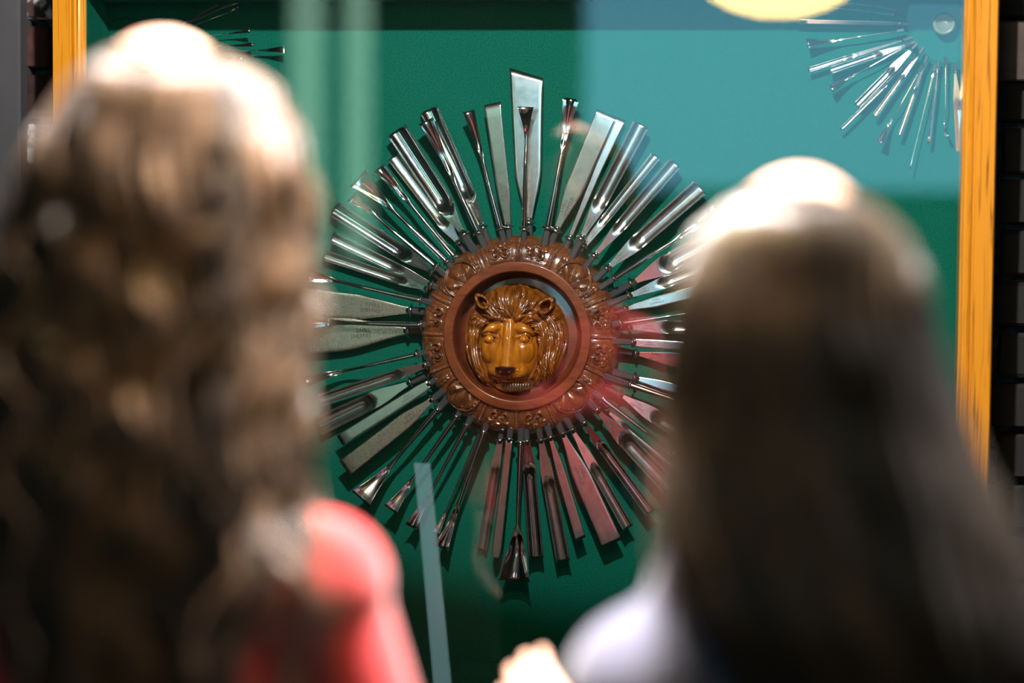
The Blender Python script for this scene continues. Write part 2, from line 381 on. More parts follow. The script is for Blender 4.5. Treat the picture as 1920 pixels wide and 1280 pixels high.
# clockwise from twelve o'clock
t_('flat', (992, 417), (987, 137), 64, 'largest skew-ended flat blade standing highest above the medallion', Yc=BK, Yt=BK, sh=.37, shpx=52, skew=-.33, neckpx=10, big=1.25, tilt=0, name='skew_chisel', tang=40)
t_('spoon', (983, 429), (987, 200), 31, 'thin square-ended spoon chisel lying in front of the largest skew blade', Yc=FR, Yt=FR-.012, neck=.72, r=3.6, curve=.1, bend=.006, tang=30)
t_('spoon', (1027, 427), (1071, 184), 33, 'fluted fishtail gouge just right of the largest skew blade', Yc=FR, Yt=FR, neck=.55, r=4.2, curve=.36, big=1.2)
t_('flat', (1043, 432), (1137, 212), 40, 'wide grey flat chisel with square end, first right of the fluted fishtail', Yc=FR+.009, Yt=FR+.004, sh=.38, neckpx=9, stamp=.2, tilt=-2, big=1.2)
t_('flat', (1068, 447), (1161, 221), 26, 'slim flat chisel half hidden behind the wide grey flat chisel', Yc=BK, Yt=BK, sh=.5, shpx=13, neckpx=7)
t_('gouge', (1090, 447), (1202, 232), 32, 'broad pale gouge leaning to one o\'clock with a bright scooped root', Yc=FR, Yt=FR, sh=.3, neckpx=9, stamp=.14, u0=.24, big=1.1)
t_('gouge', (1094, 461), (1230, 291), 20, 'narrow gouge tucked under the broad one o\'clock gouge', Yc=BK-.006, Yt=BK, sh=.3, neckpx=11, stamp=.14, u0=.22)
t_('gouge', (1115, 479), (1266, 305), 27, 'shiny gouge with white lit root between one and two o\'clock', Yc=FR, Yt=FR, sh=.34, neckpx=8, u0=.24, tilt=2)
t_('gouge', (1139, 503), (1313, 350), 34, 'long grey gouge with yellow-green root pointing to two o\'clock', Yc=FR, Yt=FR, sh=.3, neckpx=9, stamp=.14, u0=.25, big=1.15)
t_('spoon', (1152, 522), (1349, 396), 32, 'thin fishtail gouge whose tip touches the straight-haired woman\'s crown', Yc=FR, Yt=FR, neck=.55, r=3.6, curve=.35)
t_('gouge', (1184, 531), (1378, 425), 42, 'wide gouge with dark red root just above three o\'clock hair', Yc=BK, Yt=BK, sh=.3, neckpx=8, u0=.28, big=1.3, tang=64)
t_('gouge', (1179, 555), (1378, 478), 26, 'stamped gouge with a silver scoop below the dark red rooted gouge', Yc=FR, Yt=FR, sh=.3, neckpx=9, stamp=.14, u0=.27, tang=60)
t_('flat', (1172, 579), (1372, 530), 24, 'flat chisel with reddish sheen above the thin three o\'clock shanks', Yc=BK, Yt=BK, sh=.3, stamp=.3, tilt=-5, tang=52)
t_('spoon', (1164, 606), (1362, 577), 30, 'polished thin shank leaving the medallion rim at three o\'clock', Yc=FR, Yt=FR, neck=.6, r=3.2)
t_('gouge', (1179, 614), (1372, 611), 30, 'red-tinted gouge directly under the polished three o\'clock shank', Yc=BK-.006, Yt=BK, sh=.36, neckpx=8, u0=.32, stamp=.2, tang=50)
t_('flat', (1186, 642), (1380, 655), 18, 'narrow straight chisel with beaded stamp just below three o\'clock', Yc=FR, Yt=FR, sh=.1, neckpx=14, stamp=.17, tang=64)
t_('flat', (1192, 662), (1388, 694), 34, 'pale blue-grey chisel widening into the straight hair', Yc=BK, Yt=BK, sh=.4, neckpx=7, tang=64, stamp=.2, tilt=3)
t_('flat', (1190, 708), (1375, 757), 20, 'slim red-sheened chisel above a bright round shank near four o\'clock', Yc=BK, Yt=BK, sh=.3, neckpx=7, tang=64, big=1.2, tilt=-4)
t_('spoon', (1181, 721), (1345, 776), 28, 'bright round shank near four o\'clock half lost in the hair', Yc=FR, Yt=FR, neck=.7, r=4.2, tang=60)
t_('gouge', (1162, 739), (1318, 836), 32, 'stamped gouge with red hollow reaching toward four o\'clock', Yc=BK, Yt=BK, sh=.35, neckpx=6, u0=.38, stamp=.22, tang=52)
t_('spoon', (1130, 747), (1285, 866), 30, 'long thin shank just above the pale yellow stamped gouge', Yc=FR, Yt=FR, neck=.72, r=3.8, tang=40)
t_('gouge', (1137, 769), (1268, 879), 12, 'very thin dark gouge squeezed between two brighter tools at four o\'clock', Yc=BK, Yt=BK, sh=.2, neckpx=5, tang=44)
t_('gouge', (1119, 768), (1262, 920), 36, 'pale yellow stamped gouge with red and grey hollow', Yc=FR, Yt=FR, sh=.33, neckpx=8, u0=.31, stamp=.17, big=1.1, tilt=2, tang=40)
t_('gouge', (1095, 792), (1220, 962), 22, 'mirror-bright slim gouge with blown white tip at lower right', Yc=FR, Yt=FR, sh=.25, neckpx=7, u0=.22, m=chrome, tang=34)
t_('gouge', (1073, 805), (1178, 990), 22, 'crimson-tinted gouge between the widest red flat and the mirror-bright gouge', Yc=FR, Yt=FR, sh=.3, neckpx=7, u0=.35, stamp=.2, tilt=-3, tang=34)
t_('flat', (1055, 812), (1148, 1019), 41, 'widest red reflecting flat chisel below the medallion', Yc=FR+.004, Yt=FR, sh=.42, neckpx=8, stamp=.36, tilt=-1, big=1.1, tang=34)
t_('flat', (1032, 819), (1089, 1011), 20, 'narrow dark pink flat chisel left of the widest red flat', Yc=FR, Yt=FR, sh=.35, neckpx=7, stamp=.3, skew=.18, tilt=-2, tang=34)
t_('gouge', (1014, 824), (1056, 1053), 28, 'long straight gouge with pink streaks at half past five', Yc=FR, Yt=FR, sh=.25, neckpx=10, u0=.3, stamp=.18, tang=30)
t_('gouge', (988, 826), (1005, 1047), 29, 'polished gouge with amber and black streaks beside the big scoop', Yc=FR, Yt=FR, sh=.22, neckpx=11, u0=.2, m=chrome, stamp=.15, tang=30)
t_('spoon', (976, 828), (966, 1088), 60, 'big upturned scoop gouge hanging lowest at six o\'clock', Yc=FR-.004, Yt=FR-.006, neck=.60, r=3.8, curve=.26, bend=.006, name='scoop_gouge', tang=30, flare=.85)
t_('flat', (955, 822), (929, 1051), 19, 'leaf-shaped blade with pointed tip left of the big scoop', Yc=FR, Yt=FR, sh=.2, neckpx=14, shpx=14, point=.17, name='knife_blade', tang=30)
t_('gouge', (938, 824), (903, 1032), 20, 'dark ribbed narrow gouge beside the leaf-shaped blade', Yc=BK-.006, Yt=BK, sh=.2, neckpx=11, u0=.22, tang=30)
t_('spoon', (908, 808), (829, 1027), 30, 'fishtail gouge with gleaming bulb near seven o\'clock', Yc=FR, Yt=FR, neck=.58, r=4.4, curve=.35, bend=.006, tang=30)
t_('spoon', (902, 806), (818, 1001), 16, 'small square tip peeping out behind the gleaming seven o\'clock fishtail', Yc=BK, Yt=BK, neck=.75, r=2.6, curve=.1, tang=28)
t_('spoon', (876, 796), (771, 988), 25, 'slender fishtail with fluted end between seven and eight o\'clock', Yc=FR, Yt=FR, neck=.6, r=3.4, curve=.36, tang=34)
t_('spoon', (857, 780), (734, 954), 30, 'slim fishtail chisel crossed by the strip added for the pale reflected streak', Yc=FR, Yt=FR, neck=.62, r=3.8, curve=.08, bend=.006, tang=34, skew=.3)
t_('spoon', (822, 767), (679, 934), 46, 'broad black-mirrored fishtail chisel at lower left', Yc=FR, Yt=FR-.004, neck=.55, r=4.2, curve=.08, bend=.008, tang=36, big=1.15)
t_('flat', (812, 748), (646, 878), 34, 'beige flat chisel with rust specks and bright edge at eight o\'clock', Yc=FR, Yt=FR, sh=.35, neckpx=9, m=oldst, stamp=.25, big=1.1, tilt=1, tang=36)
t_('flat', (807, 718), (637, 826), 23, 'dark grey straight chisel above the rust-specked flat', Yc=FR+.004, Yt=FR, sh=.12, neckpx=13, stamp=.25, tang=40)
t_('gouge', (771, 716), (592, 801), 38, 'wide dark gouge with violet gleam at half past eight', Yc=BK, Yt=BK, sh=.35, neckpx=9, u0=.38, tang=60, big=1.2)
t_('gouge', (799, 684), (596, 752), 24, 'transparent-looking narrow gouge over the violet-gleamed gouge', Yc=FR, Yt=FR, sh=.2, neckpx=11, u0=.2, tang=40)
t_('spoon', (782, 664), (574, 712), 26, 'thin shank with a kinked spoon end below nine o\'clock', Yc=FR, Yt=FR, neck=.62, r=3.0, bend=.012, curve=.3, tang=40)
t_('flat', (766, 620), (556, 631), 70, 'widest dull beige flat blade at nine o\'clock, lower of the two', Yc=BK, Yt=BK, sh=.62, shpx=66, neckpx=10, m=oldst, stamp=.40, big=1.3, tang=56, tilt=1)
t_('spoon', (790, 609), (569, 603), 34, 'bright thin shank lying between the two beige blades', Yc=FR, Yt=FR-.004, neck=.6, r=3.8, curve=.3, tang=30)
t_('flat', (771, 582), (560, 566), 54, 'upper beige flat blade at nine o\'clock with worn stamp', Yc=BK, Yt=BK, sh=.5, shpx=48, neckpx=10, m=oldst, stamp=.34, big=1.3, tang=56, tilt=-1)
t_('spoon', (789, 563), (577, 515), 30, 'thin fishtail above the two beige blades', Yc=FR, Yt=FR, neck=.7, r=3.6, curve=.12, tang=40)
t_('gouge', (802, 542), (605, 477), 21, 'narrow gouge with long grey groove, lower of a close pair near ten o\'clock', Yc=BK, Yt=BK, sh=.22, neckpx=7, u0=.2, stamp=.12, tang=40)
t_('gouge', (809, 534), (620, 443), 22, 'narrow gouge with pale edge, upper of a close pair near ten o\'clock', Yc=FR, Yt=FR, sh=.28, neckpx=9, u0=.28, tang=36)
t_('gouge', (811, 510), (623, 389), 33, 'polished gouge with white gleam and pale yellow stamped root at ten o\'clock', Yc=BK-.006, Yt=BK-.006, sh=.24, neckpx=8, u0=.22, m=chrome, stamp=.13, tang=40, big=1.1)
t_('spoon', (818, 501), (660, 369), 24, 'smallest pale fishtail above the white-gleamed gouge', Yc=FR, Yt=FR, neck=.68, r=3.6, curve=.1, tang=34, big=1.1)
t_('spoon', (838, 491), (672, 333), 46, 'broad triangular fishtail chisel at upper left', Yc=FR, Yt=FR, neck=.56, r=4.0, curve=.08, tang=34)
t_('spoon', (853, 482), (711, 314), 26, 'thin shank ending in a small ribbed fishtail beside the broad triangular one', Yc=FR, Yt=FR, neck=.55, r=4.0, curve=.3, tang=34)
t_('gouge', (861, 456), (738, 291), 28, 'golden-edged gouge half hidden behind the biggest gouge', Yc=BK, Yt=BK, sh=.2, neckpx=9, u0=.18, tang=36)
t_('gouge', (870, 440), (742, 243), 42, 'biggest polished gouge with deep bright channel at eleven o\'clock', Yc=FR, Yt=FR, sh=.3, neckpx=10, u0=.2, stamp=.14, m=chrome, big=1.25, deep=.36, tang=40)
t_('spoon', (897, 436), (799, 226), 30, 'front fishtail gouge lying over a longer gouge near eleven o\'clock', Yc=FR, Yt=FR-.006, neck=.4, r=4.4, curve=.33, tang=38, big=1.15)
t_('gouge', (905, 427), (803, 204), 36, 'long gouge behind the front fishtail, tip showing above it', Yc=BK, Yt=BK, sh=.25, neckpx=10, u0=.22, m=chrome, stamp=.13, tang=44, big=1.15)
t_('spoon', (939, 428), (880, 208), 24, 'small dark fishtail on a thin shank left of the plain flat chisel', Yc=FR, Yt=FR, neck=.52, r=3.8, curve=.2, tang=36)
t_('flat', (953, 425), (923, 194), 33, 'plain pale blue flat chisel left of the largest skew blade', Yc=FR+.006, Yt=FR, sh=.3, shpx=24, neckpx=11, stamp=.28, skew=.08, tilt=-2, tang=38)
# the fan in the upper right corner
G2 = 'small carving tools fanned in the upper right corner'; cy = -.022
def s_(kind, c, t, w_, label, **k):
    k.setdefault('tang', 16); k.setdefault('tilt', random.choice((-1, 1))*random.uniform(5, 16)); t_(kind, c, t, w_, label, group=G2, Yc=cy, Yt=cy-.004, big=.55, m=chrome, **k)
s_('flat', (1679, 17), (1590, 4), 5, 'uppermost needle-thin tool in the upper right fan')
s_('flat', (1674, 26), (1555, 12), 5, 'second thin tool from the top in the upper right fan')
s_('flat', (1688, 44), (1493, 40), 9, 'long straight flat tool pointing level toward the lamp reflection', sh=.2, neckpx=5)
s_('spoon', (1678, 59), (1513, 83), 19, 'fishtail tool below the level flat one in the corner fan', r=1.6, neck=.55, curve=.3)
s_('gouge', (1695, 75), (1515, 131), 9, 'slim gouge with bright paddle tip in the corner fan', neckpx=3, sh=.5, u0=.5)
s_('gouge', (1700, 84), (1556, 132), 13, 'shorter gouge half under the paddle-tipped one in the corner fan', neckpx=4, sh=.3)
s_('spoon', (1694, 90), (1557, 166), 20, 'curled fishtail tool pointing down-left in the corner fan', r=1.5, neck=.62, curve=.35)
s_('gouge', (1708, 94), (1606, 198), 15, 'widest bright gouge of the corner fan', neckpx=5, sh=.3)
s_('gouge', (1706, 116), (1576, 243), 6, 'thin rod gouge longest on the left side of the corner fan', neckpx=3)
s_('gouge', (1722, 103), (1639, 218), 9, 'straight slim gouge beside the thin rod in the corner fan', neckpx=4)
s_('spoon', (1722, 137), (1648, 268), 17, 'dark-tipped spoon tool of the corner fan', r=1.7, neck=.6, curve=.35, bend=.006)
s_('gouge', (1733, 121), (1686, 255), 8, 'slim gouge right of the dark-tipped spoon', neckpx=3)
s_('flat', (1750, 137), (1706, 317), 3, 'long needle with arrow tip hanging lowest in the corner fan', sh=.8, neckpx=4, shpx=1.6, name='needle_tool')
s_('flat', (1758, 130), (1741, 269), 6, 'short amber-tinted straight tool beside the long needle', neckpx=3)
s_('spoon', (1773, 123), (1772, 256), 8, 'straight thin shank with tiny spoon end in the corner fan', r=1.4, neck=.8, curve=.3, bend=.006)
s_('gouge', (1791, 134), (1802, 284), 17, 'bright vertical gouge closest to the oak frame', neckpx=4, sh=.35, u0=.35)
def corner_disc(u, v, label, cap):
    c = at(u, v, -.012)
    e = empty('acrylic_disc', c, label, 'disc')
    V, F = lathe_vf([(.061, -.0), (.0615, .001), (.0615, .004), (.061, .005)], (0, -.0, 0), (0, -1, 0), 64)
    mesh('disc_plate', V, F, acryl, e, False)
    V, F = lathe_vf([(.006, -.012), (.006, 0)], (0, 0, 0), (0, -1, 0), 16); mesh('standoff', V, F, chrome, e, True)
    if cap:
        V, F = lathe_vf([(.016, .005), (.0165, .008), (.0165, .013), (.0145, .016), (.012, .0165), (.0115, .0145), (.0, .0145)], (-.008, 0, -.006), (0, -1, 0), 40)
        k = mesh('screw_cap', V, F, capm, e, True); k['label'] = 'translucent cream cap'
corner_disc(1780, 38, 'clear acrylic disc with cream cap holding the upper right fan', True)
G3 = 'small carving tools fanned in the upper left corner'
corner_disc(240, 110, 'clear acrylic disc mostly behind the wavy-haired woman\'s head', False)
def l_(kind, c, t, w_, label, **k):
    k.setdefault('tang', 14); t_(kind, c, t, w_, label, group=G3, Yc=cy, Yt=cy-.004, big=.5, m=chrome, **k)
l_('flat', (328, 54), (409, 8), 4, 'thin plain tool second from the top in the upper left fan')
l_('flat', (332, 52), (446, 2), 9, 'flat-ended tool highest in the upper left fan', sh=.75, shpx=4, neckpx=3)
l_('spoon', (340, 57), (449, 15), 7, 'fine tool just under the highest flat-ended tool', r=1.1, neck=.7)
l_('spoon', (333, 73), (470, 58), 9, 'needle-like spoon tool with glint above the wavy hair', r=1.2, neck=.65)
l_('spoon', (340, 88), (476, 84), 9, 'spoon tool with white glint just above the square fishtail', r=1.2, neck=.6)
l_('spoon', (345, 98), (536, 93), 14, 'square-ended fishtail reaching furthest right in the upper left fan', r=1.6, neck=.7, curve=.1)
l_('spoon', (340, 112), (455, 110), 9, 'short bright spoon tool touching the wavy hair', r=1.2, neck=.6)
l_('gouge', (338, 122), (474, 135), 6, 'faint slim gouge at the edge of the wavy hair', neckpx=3)
l_('gouge', (330, 132), (511, 163), 6, 'lowest faint slim gouge showing beside the wavy hair', neckpx=3)

# ------------------------------------------------------------------ the medallion
med = empty('lion_medallion', (MED.x, 0, MED.z), 'round carved mahogany medallion with a lion head in its recess', 'carving')
RI, RO = .109, .1500
def z0(r):
    q = np.clip((r-RI)/(RO-RI), 0, 1)
    return .020+.031*np.power(np.clip(1-q**2.6, 0, 1), .55)
def relief(th, r):
    """carved height in metres; th clockwise from the top in degrees"""
    a = (th+45) % 90-45             # -45..45 about each quarter
    t = (r-RI)*1000
    h = np.zeros_like(th)
    for k in (-24, 0, 24):
        s = np.radians(a-k)*130
        ro = np.clip(1-(s/2.6)**2, 0, 1)
        h += ro*(1.7+1.0*np.sin(2*PI*(t/3.6+s/5.0)))*(t < 39)
        h -= .9*np.exp(-((np.abs(s)-4.0)/1.0)**2)
    for k in (-12.3, 12.3):
        s = np.radians(a-k)*132
        for sg in (-1, 1):
            dx = s-sg*7.2; dy = t-14.5
            rho = np.hypot(dx, dy); phi = np.arctan2(dy, dx*sg)
            sp = np.cos(2*PI*(rho/6.8-phi/(2*PI)))
            win = np.clip((8.2-rho)/1.0, 0, 1)
            h += win*(2.6*sp+.3)*np.clip(rho/3, 0, 1) + 4.2*np.exp(-(rho/2.4)**4)
            # stem sweeping from the curl to the outer edge
            xs = sg*(12.5-6.5*np.sin(np.clip((t-10)/26, 0, 1)*PI))
            h += 2.6*np.exp(-((s-xs)/1.7)**2)*(t > 16)*np.clip((t-16)/3, 0, 1)*np.clip((34-t)/3, 0, 1)
        ph = np.arctan2(s, t-12); rr = np.hypot(s, t-12)
        lob = np.sqrt(np.abs(np.cos(ph*3.6)))
        end = 20+4*lob
        h += np.clip((rr-12)/3, 0, 1)*np.clip((end-rr)/2.0, 0, 1)*(4.2*lob-1.8)*np.clip((17-np.abs(s))/1.5, 0, 1)*np.clip((t-21)/2, 0, 1)
        h += 1.4*np.exp(-((t-4.5)/1.2)**2)*(np.abs(s) < 20)
    for k in (-31.5, 31.5):         # leaf between the rope and the shell
        s = np.radians(a-k)*132+np.sign(k)*(t-20)*-.12
        leaf = np.clip(1-(s/5.6)**2-((t-21)/16)**2, 0, 1)**.5
        h += 3.2*leaf-1.6*np.exp(-(s/.8)**2)*(leaf > 0)+.6*np.sin(t*.9+np.abs(s)*.7)*leaf
    return h/1000*1.25
n1, n2 = 1500, 84
th = np.linspace(0, 360, n1, endpoint=False); q = np.linspace(0, 1, n2)**1.0
TH, Q = np.meshgrid(th, q); Rr = RI-.003+(RO-RI+.003)*np.sin(Q*PI/2)**1.0
Z = z0(Rr)+relief(TH, Rr)*np.clip(.25+z0(Rr)/.03, 0, 1)
Z[-1, :] = 0.0
Vv = np.stack([Rr*np.sin(np.radians(TH)), -Z, Rr*np.cos(np.radians(TH))], -1).reshape(-1, 3)
def np_mesh(name, V, F, m, parent, smooth=True, loc=(0, 0, 0)):
    me = bpy.data.meshes.new(name); F = np.asarray(F, dtype=np.int32); V = np.asarray(V, dtype=np.float32)
    me.vertices.add(len(V)); me.vertices.foreach_set('co', V.ravel()); k = F.shape[1]
    me.loops.add(F.size); me.loops.foreach_set('vertex_index', F.ravel())
    me.polygons.add(len(F)); me.polygons.foreach_set('loop_start', np.arange(0, F.size, k, dtype=np.int32))
    me.update(calc_edges=True); me.validate(); me.materials.append(m)
    if smooth: me.shade_smooth()
    o = bpy.data.objects.new(name, me); C.objects.link(o); o.parent = parent; o.location = loc; return o
def np_grid(n, k, wrap):
    i = np.arange(n-1)[:, None]; j = np.arange(k if wrap else k-1)[None, :]
    a = i*k+j; b = i*k+(j+1) % k
    return np.stack([a, b, b+k, a+k], -1).reshape(-1, 4)
np_mesh('carved_rim', Vv, np_grid(n2, n1, True)[:, ::-1], carved, med)
# four shell roundels
SR = .0285
for k, ang in enumerate((-45.5, 44.5, 137.5, -137.5)):
    n, kk = 56, 200
    rho = np.linspace(0, 1, n); ph = np.linspace(0, 2*PI, kk, endpoint=False)
    PH, RH = np.meshgrid(ph, rho); x = RH*SR*np.cos(PH); y = RH*SR*np.sin(PH)    # y outwards
    cr = .1185
    r = np.hypot(cr+y, x)
    hx, hy = x*1000, y*1000+13.5
    pr = np.hypot(hx, hy); pa = np.arctan2(hx, hy)
    lob = np.abs(np.cos(pa*4.0*1.0)); reach = 31+2.6*lob-4.5*np.abs(np.sin(pa))**2
    edge_ = np.clip((.71+.14*np.sqrt(lob)-RH)/.05, 0, 1)
    pet = edge_*np.clip((pr-5)/3, 0, 1)*(6.2*lob**.75-1.0)*np.clip((1.95-np.abs(pa))/.2, 0, 1)*np.clip(pr/20, .45, 1)-1.6*np.clip((.9-RH)/.05, 0, 1)
    vein = -.8*np.exp(-((np.abs(np.sin(pa*4.0))-.0)/.10)**2)*(pr > 10)*(pr < 26)
    hub = 3.4*np.clip(1-(pr/5.2)**2, 0, 1)
    ringb = 3.6*np.exp(-((RH*SR*1000-26.4)/1.5)**4)
    h = (pet+hub+ringb+vein*.6)/1000*1.15
    zz = np.maximum(z0(np.clip(r, RI, RO-.004)), .016)+.0022+h
    zz[-1, :] -= .014
    A = math.radians(ang)
    rx = x*math.cos(A)+(cr+y)*math.sin(A); rz = -x*math.sin(A)+(cr+y)*math.cos(A)
    V = np.stack([rx, -zz, rz], -1).reshape(-1, 3)
    F = np_grid(n, kk, True); rv = r.reshape(-1); F = F[(rv[F] > RI-.001).all(1)]
    np_mesh('shell_carving', V, F, carved, med)
def lathe_med(name, prof, m, n=160):
    V = []; 
    for r, h in prof:
        for j in range(n):
            a = 2*PI*j/n; V.append((r*math.sin(a), -h, r*math.cos(a)))
    return mesh(name, V, [f[::-1] for f in gridfaces(len(prof), n, True)], m, med, True)
lathe_med('turned_ring', [(.1105, .040), (.1105, .0560), (.1104, .0568), (.1098, .0577), (.1090, .0581), (.1088, .0581), (.1040, .0583), (.0978, .0582), (.0976, .0582), (.0966, .0577), (.0961, .0568), (.0959, .0560), (.0950, .045), (.0940, .030)], mahog)
lathe_med('recess_bowl', [(.0945, .040), (.0935, .026), (.090, .016), (.084, .0115), (.05, .0105), (.001, .0105)], bowlm)
lathe_med('back_plate', [(.146, 0), (.146, .004), (.12, .012), (.001, .012)], carved, 64)

# ------------------------------------------------------------------ the lion head (all lengths in photo-size pixels, then metres)
PM = PX*1.02
lion_c = at(965, 632, -.045) ; lo = Vector((lion_c.x-MED.x, 0, lion_c.z-MED.z))
def sm(a, b, k=3.):            # smooth maximum
    h = np.clip(.5+.5*(a-b)/k, 0, 1); return b*(1-h)+a*h+k*h*(1-h)
def dome(X, Y, cx, cy, ax, ay, h, base=0., p=.5, rot=0.):
    c, s = math.cos(rot), math.sin(rot); x = (X-cx)*c+(Y-cy)*s; y = -(X-cx)*s+(Y-cy)*c
    return base+(h-base)*np.power(np.clip(1-(x/ax)**2-(y/ay)**2, 0, 1), p)-(((x/ax)**2+(y/ay)**2) > 1)*30*np.clip(((x/ax)**2+(y/ay)**2)-1, 0, 1)
def face_h(X, Y):
    F = dome(X, Y, -12, -10, 58, 82, 38, 4, .45)
    F = sm(F, dome(X, Y, -14, -42, 36, 46, 54, 10, .42), 5)            # muzzle
    F = sm(F, dome(X, Y, -31, -62, 22, 19, 48, 22, .5), 9); F = sm(F, dome(X, Y, 4, -62, 22, 19, 48, 22, .5), 9)   # whisker pads
    for cx in (-47, 17): F = sm(F, dome(X, Y, cx-3*np.sign(cx), -24, 22, 28, 39, 18, .5), 10)      # cheeks
    w_ = 15+4.5*np.clip((10-Y)/60, 0, 1)
    br = np.where((Y < 46) & (Y > -60), 46+.16*np.clip(-Y+26, 0, 90)-.0035*np.clip(Y, 0, 90)**2, 0)*1.0
    x_ = (X+11+.05*np.clip(-Y, 0, 80))/w_
    F = sm(F, br*np.power(np.clip(1-np.abs(x_)**3, 0, 1), .4), 3)     # bridge
    for cx, sg in ((-48, -1), (17, 1)):
        ex, ey = cx, -4
        F = sm(F, dome(X, Y, cx-sg*1, 15, 26, 13, 44, 24, .5, rot=-sg*.26), 5)      # brow
        d = np.hypot((X-ex)/1.45, (Y-ey)*1.1)
        F -= 11*np.exp(-(d/8.0)**2)                                    # socket
        # lids
        d2 = np.hypot((X-ex)/1.55, Y-ey)
        F += 5.5*np.exp(-((d2-7.6)/1.6)**2)*np.where(Y > ey, 1., .75)
        F -= 3.4*np.exp(-((d2-12.4)/1.5)**2)*(Y > ey)
        F -= 5*np.exp(-((X-(ex-sg*15))/4)**2-((Y-ey+2)/5)**2)
    F -= 3.0*np.exp(-((X+11)/1.6)**2)*np.clip((Y+2)/8, 0, 1)*np.clip((28-Y)/10, 0, 1)      # frown line
    # mouth
    ym = -80+.007*(X+10)**2*1.0
    F -= 9*np.exp(-((Y-ym)/1.9)**2)*(np.abs(X+10) < 42)
    F -= 5*np.exp(-((X+14)/1.5)**2)*(Y < -66)*(Y > -82)
    F = np.where(Y < ym-2, np.minimum(F, 30+0*F), F)
    F = sm(F, dome(X, Y, -6, -94, 34, 12, 25, 10, .5), 2)              # chin
    # whisker dots
    for sx in (-36, -30, -24, 0, 6, 12):
        for sy in (-58, -65, -71): F -= 1.0*np.exp(-((X-sx)**2+(Y-sy)**2)/1.6)
    return F
def mane_h(X, Y):
    Px, Py = -8., 12.
    M = dome(X, Y, 0, -2, 97, 98, 32, 2, .5)
    M = sm(M, dome(X, Y, -8, 52, 62, 44, 41, 14, .6), 5)              # forelock
    M = sm(M, dome(X, Y, 72, -10, 27, 66, 39, 6, .5, rot=.12), 4); M = sm(M, dome(X, Y, -76, 0, 22, 52, 31, 4, .5, rot=-.08), 4)
    M = sm(M, dome(X, Y, 64, -52, 17, 44, 45, 6, .5, rot=-.18), 3)    # right falling lock
    M = sm(M, dome(X, Y, -66, -52, 16, 50, 38, 4, .5, rot=.3), 3)     # left falling lock
    sx = X-Px; sy = Y-Py
    rho = np.hypot(sx, sy); ph = np.arctan2(sx, sy)
    ph2 = ph - np.sign(sx)*.0*rho
    side = np.clip((np.abs(sx)-38)/24, 0, 1)*np.clip((40-Y)/50, 0, 1)
    # radial strands above, falling strands at the sides
    g1 = np.sin(ph2*34+1.6*np.sin(rho*.07+ph2*5)+rho*.02)
    g1b = np.sin(ph2*13+1.2*np.sin(rho*.05))
    c2 = sx+np.sign(sx)*.0018*(Y-10)**2+3*np.sin(Y*.06+sx*.05)
    g2 = np.sin(c2*1.15+1.5*np.sin(Y*.05)); g2b = np.sin(c2*.42+1)
    am = np.clip(rho/40, .15, 1)
    g = (1-side)*am*(1.9*g1+3.6*g1b)+side*(1.8*g2+3.4*g2b)
    return M+g*1.0
nx = 330
gx = np.linspace(-100, 100, nx); gy = np.linspace(-104, 104, nx)
X, Y = np.meshgrid(gx, gy)
Mh = mane_h(X, Y); Fh = face_h(X, Y)
sepx = (X+14)/54.; sepy = (Y+22)/64.
inface = (np.where(Y > -22, (X+14)**2/54**2+(Y+22)**2/56**2, (X+12)**2/52**2+(Y+22)**2/88**2))
# the mane drops in a deep cut round the face
Mh2 = Mh-14*np.exp(-((inface-1.12)/.12)**2)*(Y < 22)
Mh2 = np.where((inface < 1.1) & (Y < 26), np.minimum(Mh2, 14), Mh2)
outr = np.hypot(X/97, (Y+1)/99)
def sheet(name, Hh, keep, m, parent):
    V = np.stack([X*PM, -(.0105+Hh*.001*.86), Y*PM], -1).reshape(-1, 3)
    F = np_grid(nx, nx, False); kf = keep.reshape(-1); F = F[kf[F].all(1)]
    used = np.unique(F); remap = -np.ones(len(V), int); remap[used] = np.arange(len(used))
    return np_mesh(name, V[used], remap[F], m, parent)
lion = sheet('lion_head', np.maximum(Mh2, -6), outr < 1.0, lionm, med); lion.location = lo
lion['label'] = 'carved lion mane in brown varnish'
fc = sheet('lion_face', np.where(inface < 1.0, Fh, Fh-20*(inface-1)*4), inface < 1.14, lionw, lion)
fc['label'] = 'amber lion face looking down'
def hz(x, y, fn=face_h):
    return float(fn(np.array([[float(x)]]), np.array([[float(y)]]))[0, 0])
def ball(name, x, y, zmm, r, m, parent, sc_=(1, 1, 1)):
    V = []; n = 24
    for i in range(n+1):
        a = PI*i/n
        for j in range(n): b = 2*PI*j/n; V.append((x*PM+r*sc_[0]*math.sin(a)*math.cos(b), -(.0105+zmm*.00086)+r*sc_[1]*math.cos(a), y*PM+r*sc_[2]*math.sin(a)*math.sin(b)))
    return mesh(name, V, gridfaces(n+1, n, True), m, parent, True)
for ex in (-48, 17):
    ball('eye', ex, -4, 35.2, .0068, lionw, lion, (1.08, 1, .92)); ball('pupil', ex, -4.5, 42.2, .0026, lionw, lion, (1, .5, 1))
# nose leather
V = []; n = 30
for i in range(n+1):
    for j in range(n+1):
        a = -1+2*i/n; b = j/n
        wd = 20*(1-.62*b**1.3); x = -15+a*wd; y = -54-b*17+1.5*(1-a*a)*(1-b)-1.5*(abs(a)**3)*(1-b)
        hgt = 59+4.5*(1-a*a)*(1-.5*b)-5*b*b-1.8*abs(a)**4-4.5*math.exp(-((abs(a)-.55)/.16)**2-((b-.42)/.2)**2)
        edge = min(1-abs(a), b*1.2, (1-b)*1.2)
        if edge < .08: hgt -= 7*(1-edge/.08)
        V.append((x*PM, -(.0105+(hgt+2.5)*.00086), y*PM))
mesh('nose', V, gridfaces(n+1, n+1), nosem, lion, True)
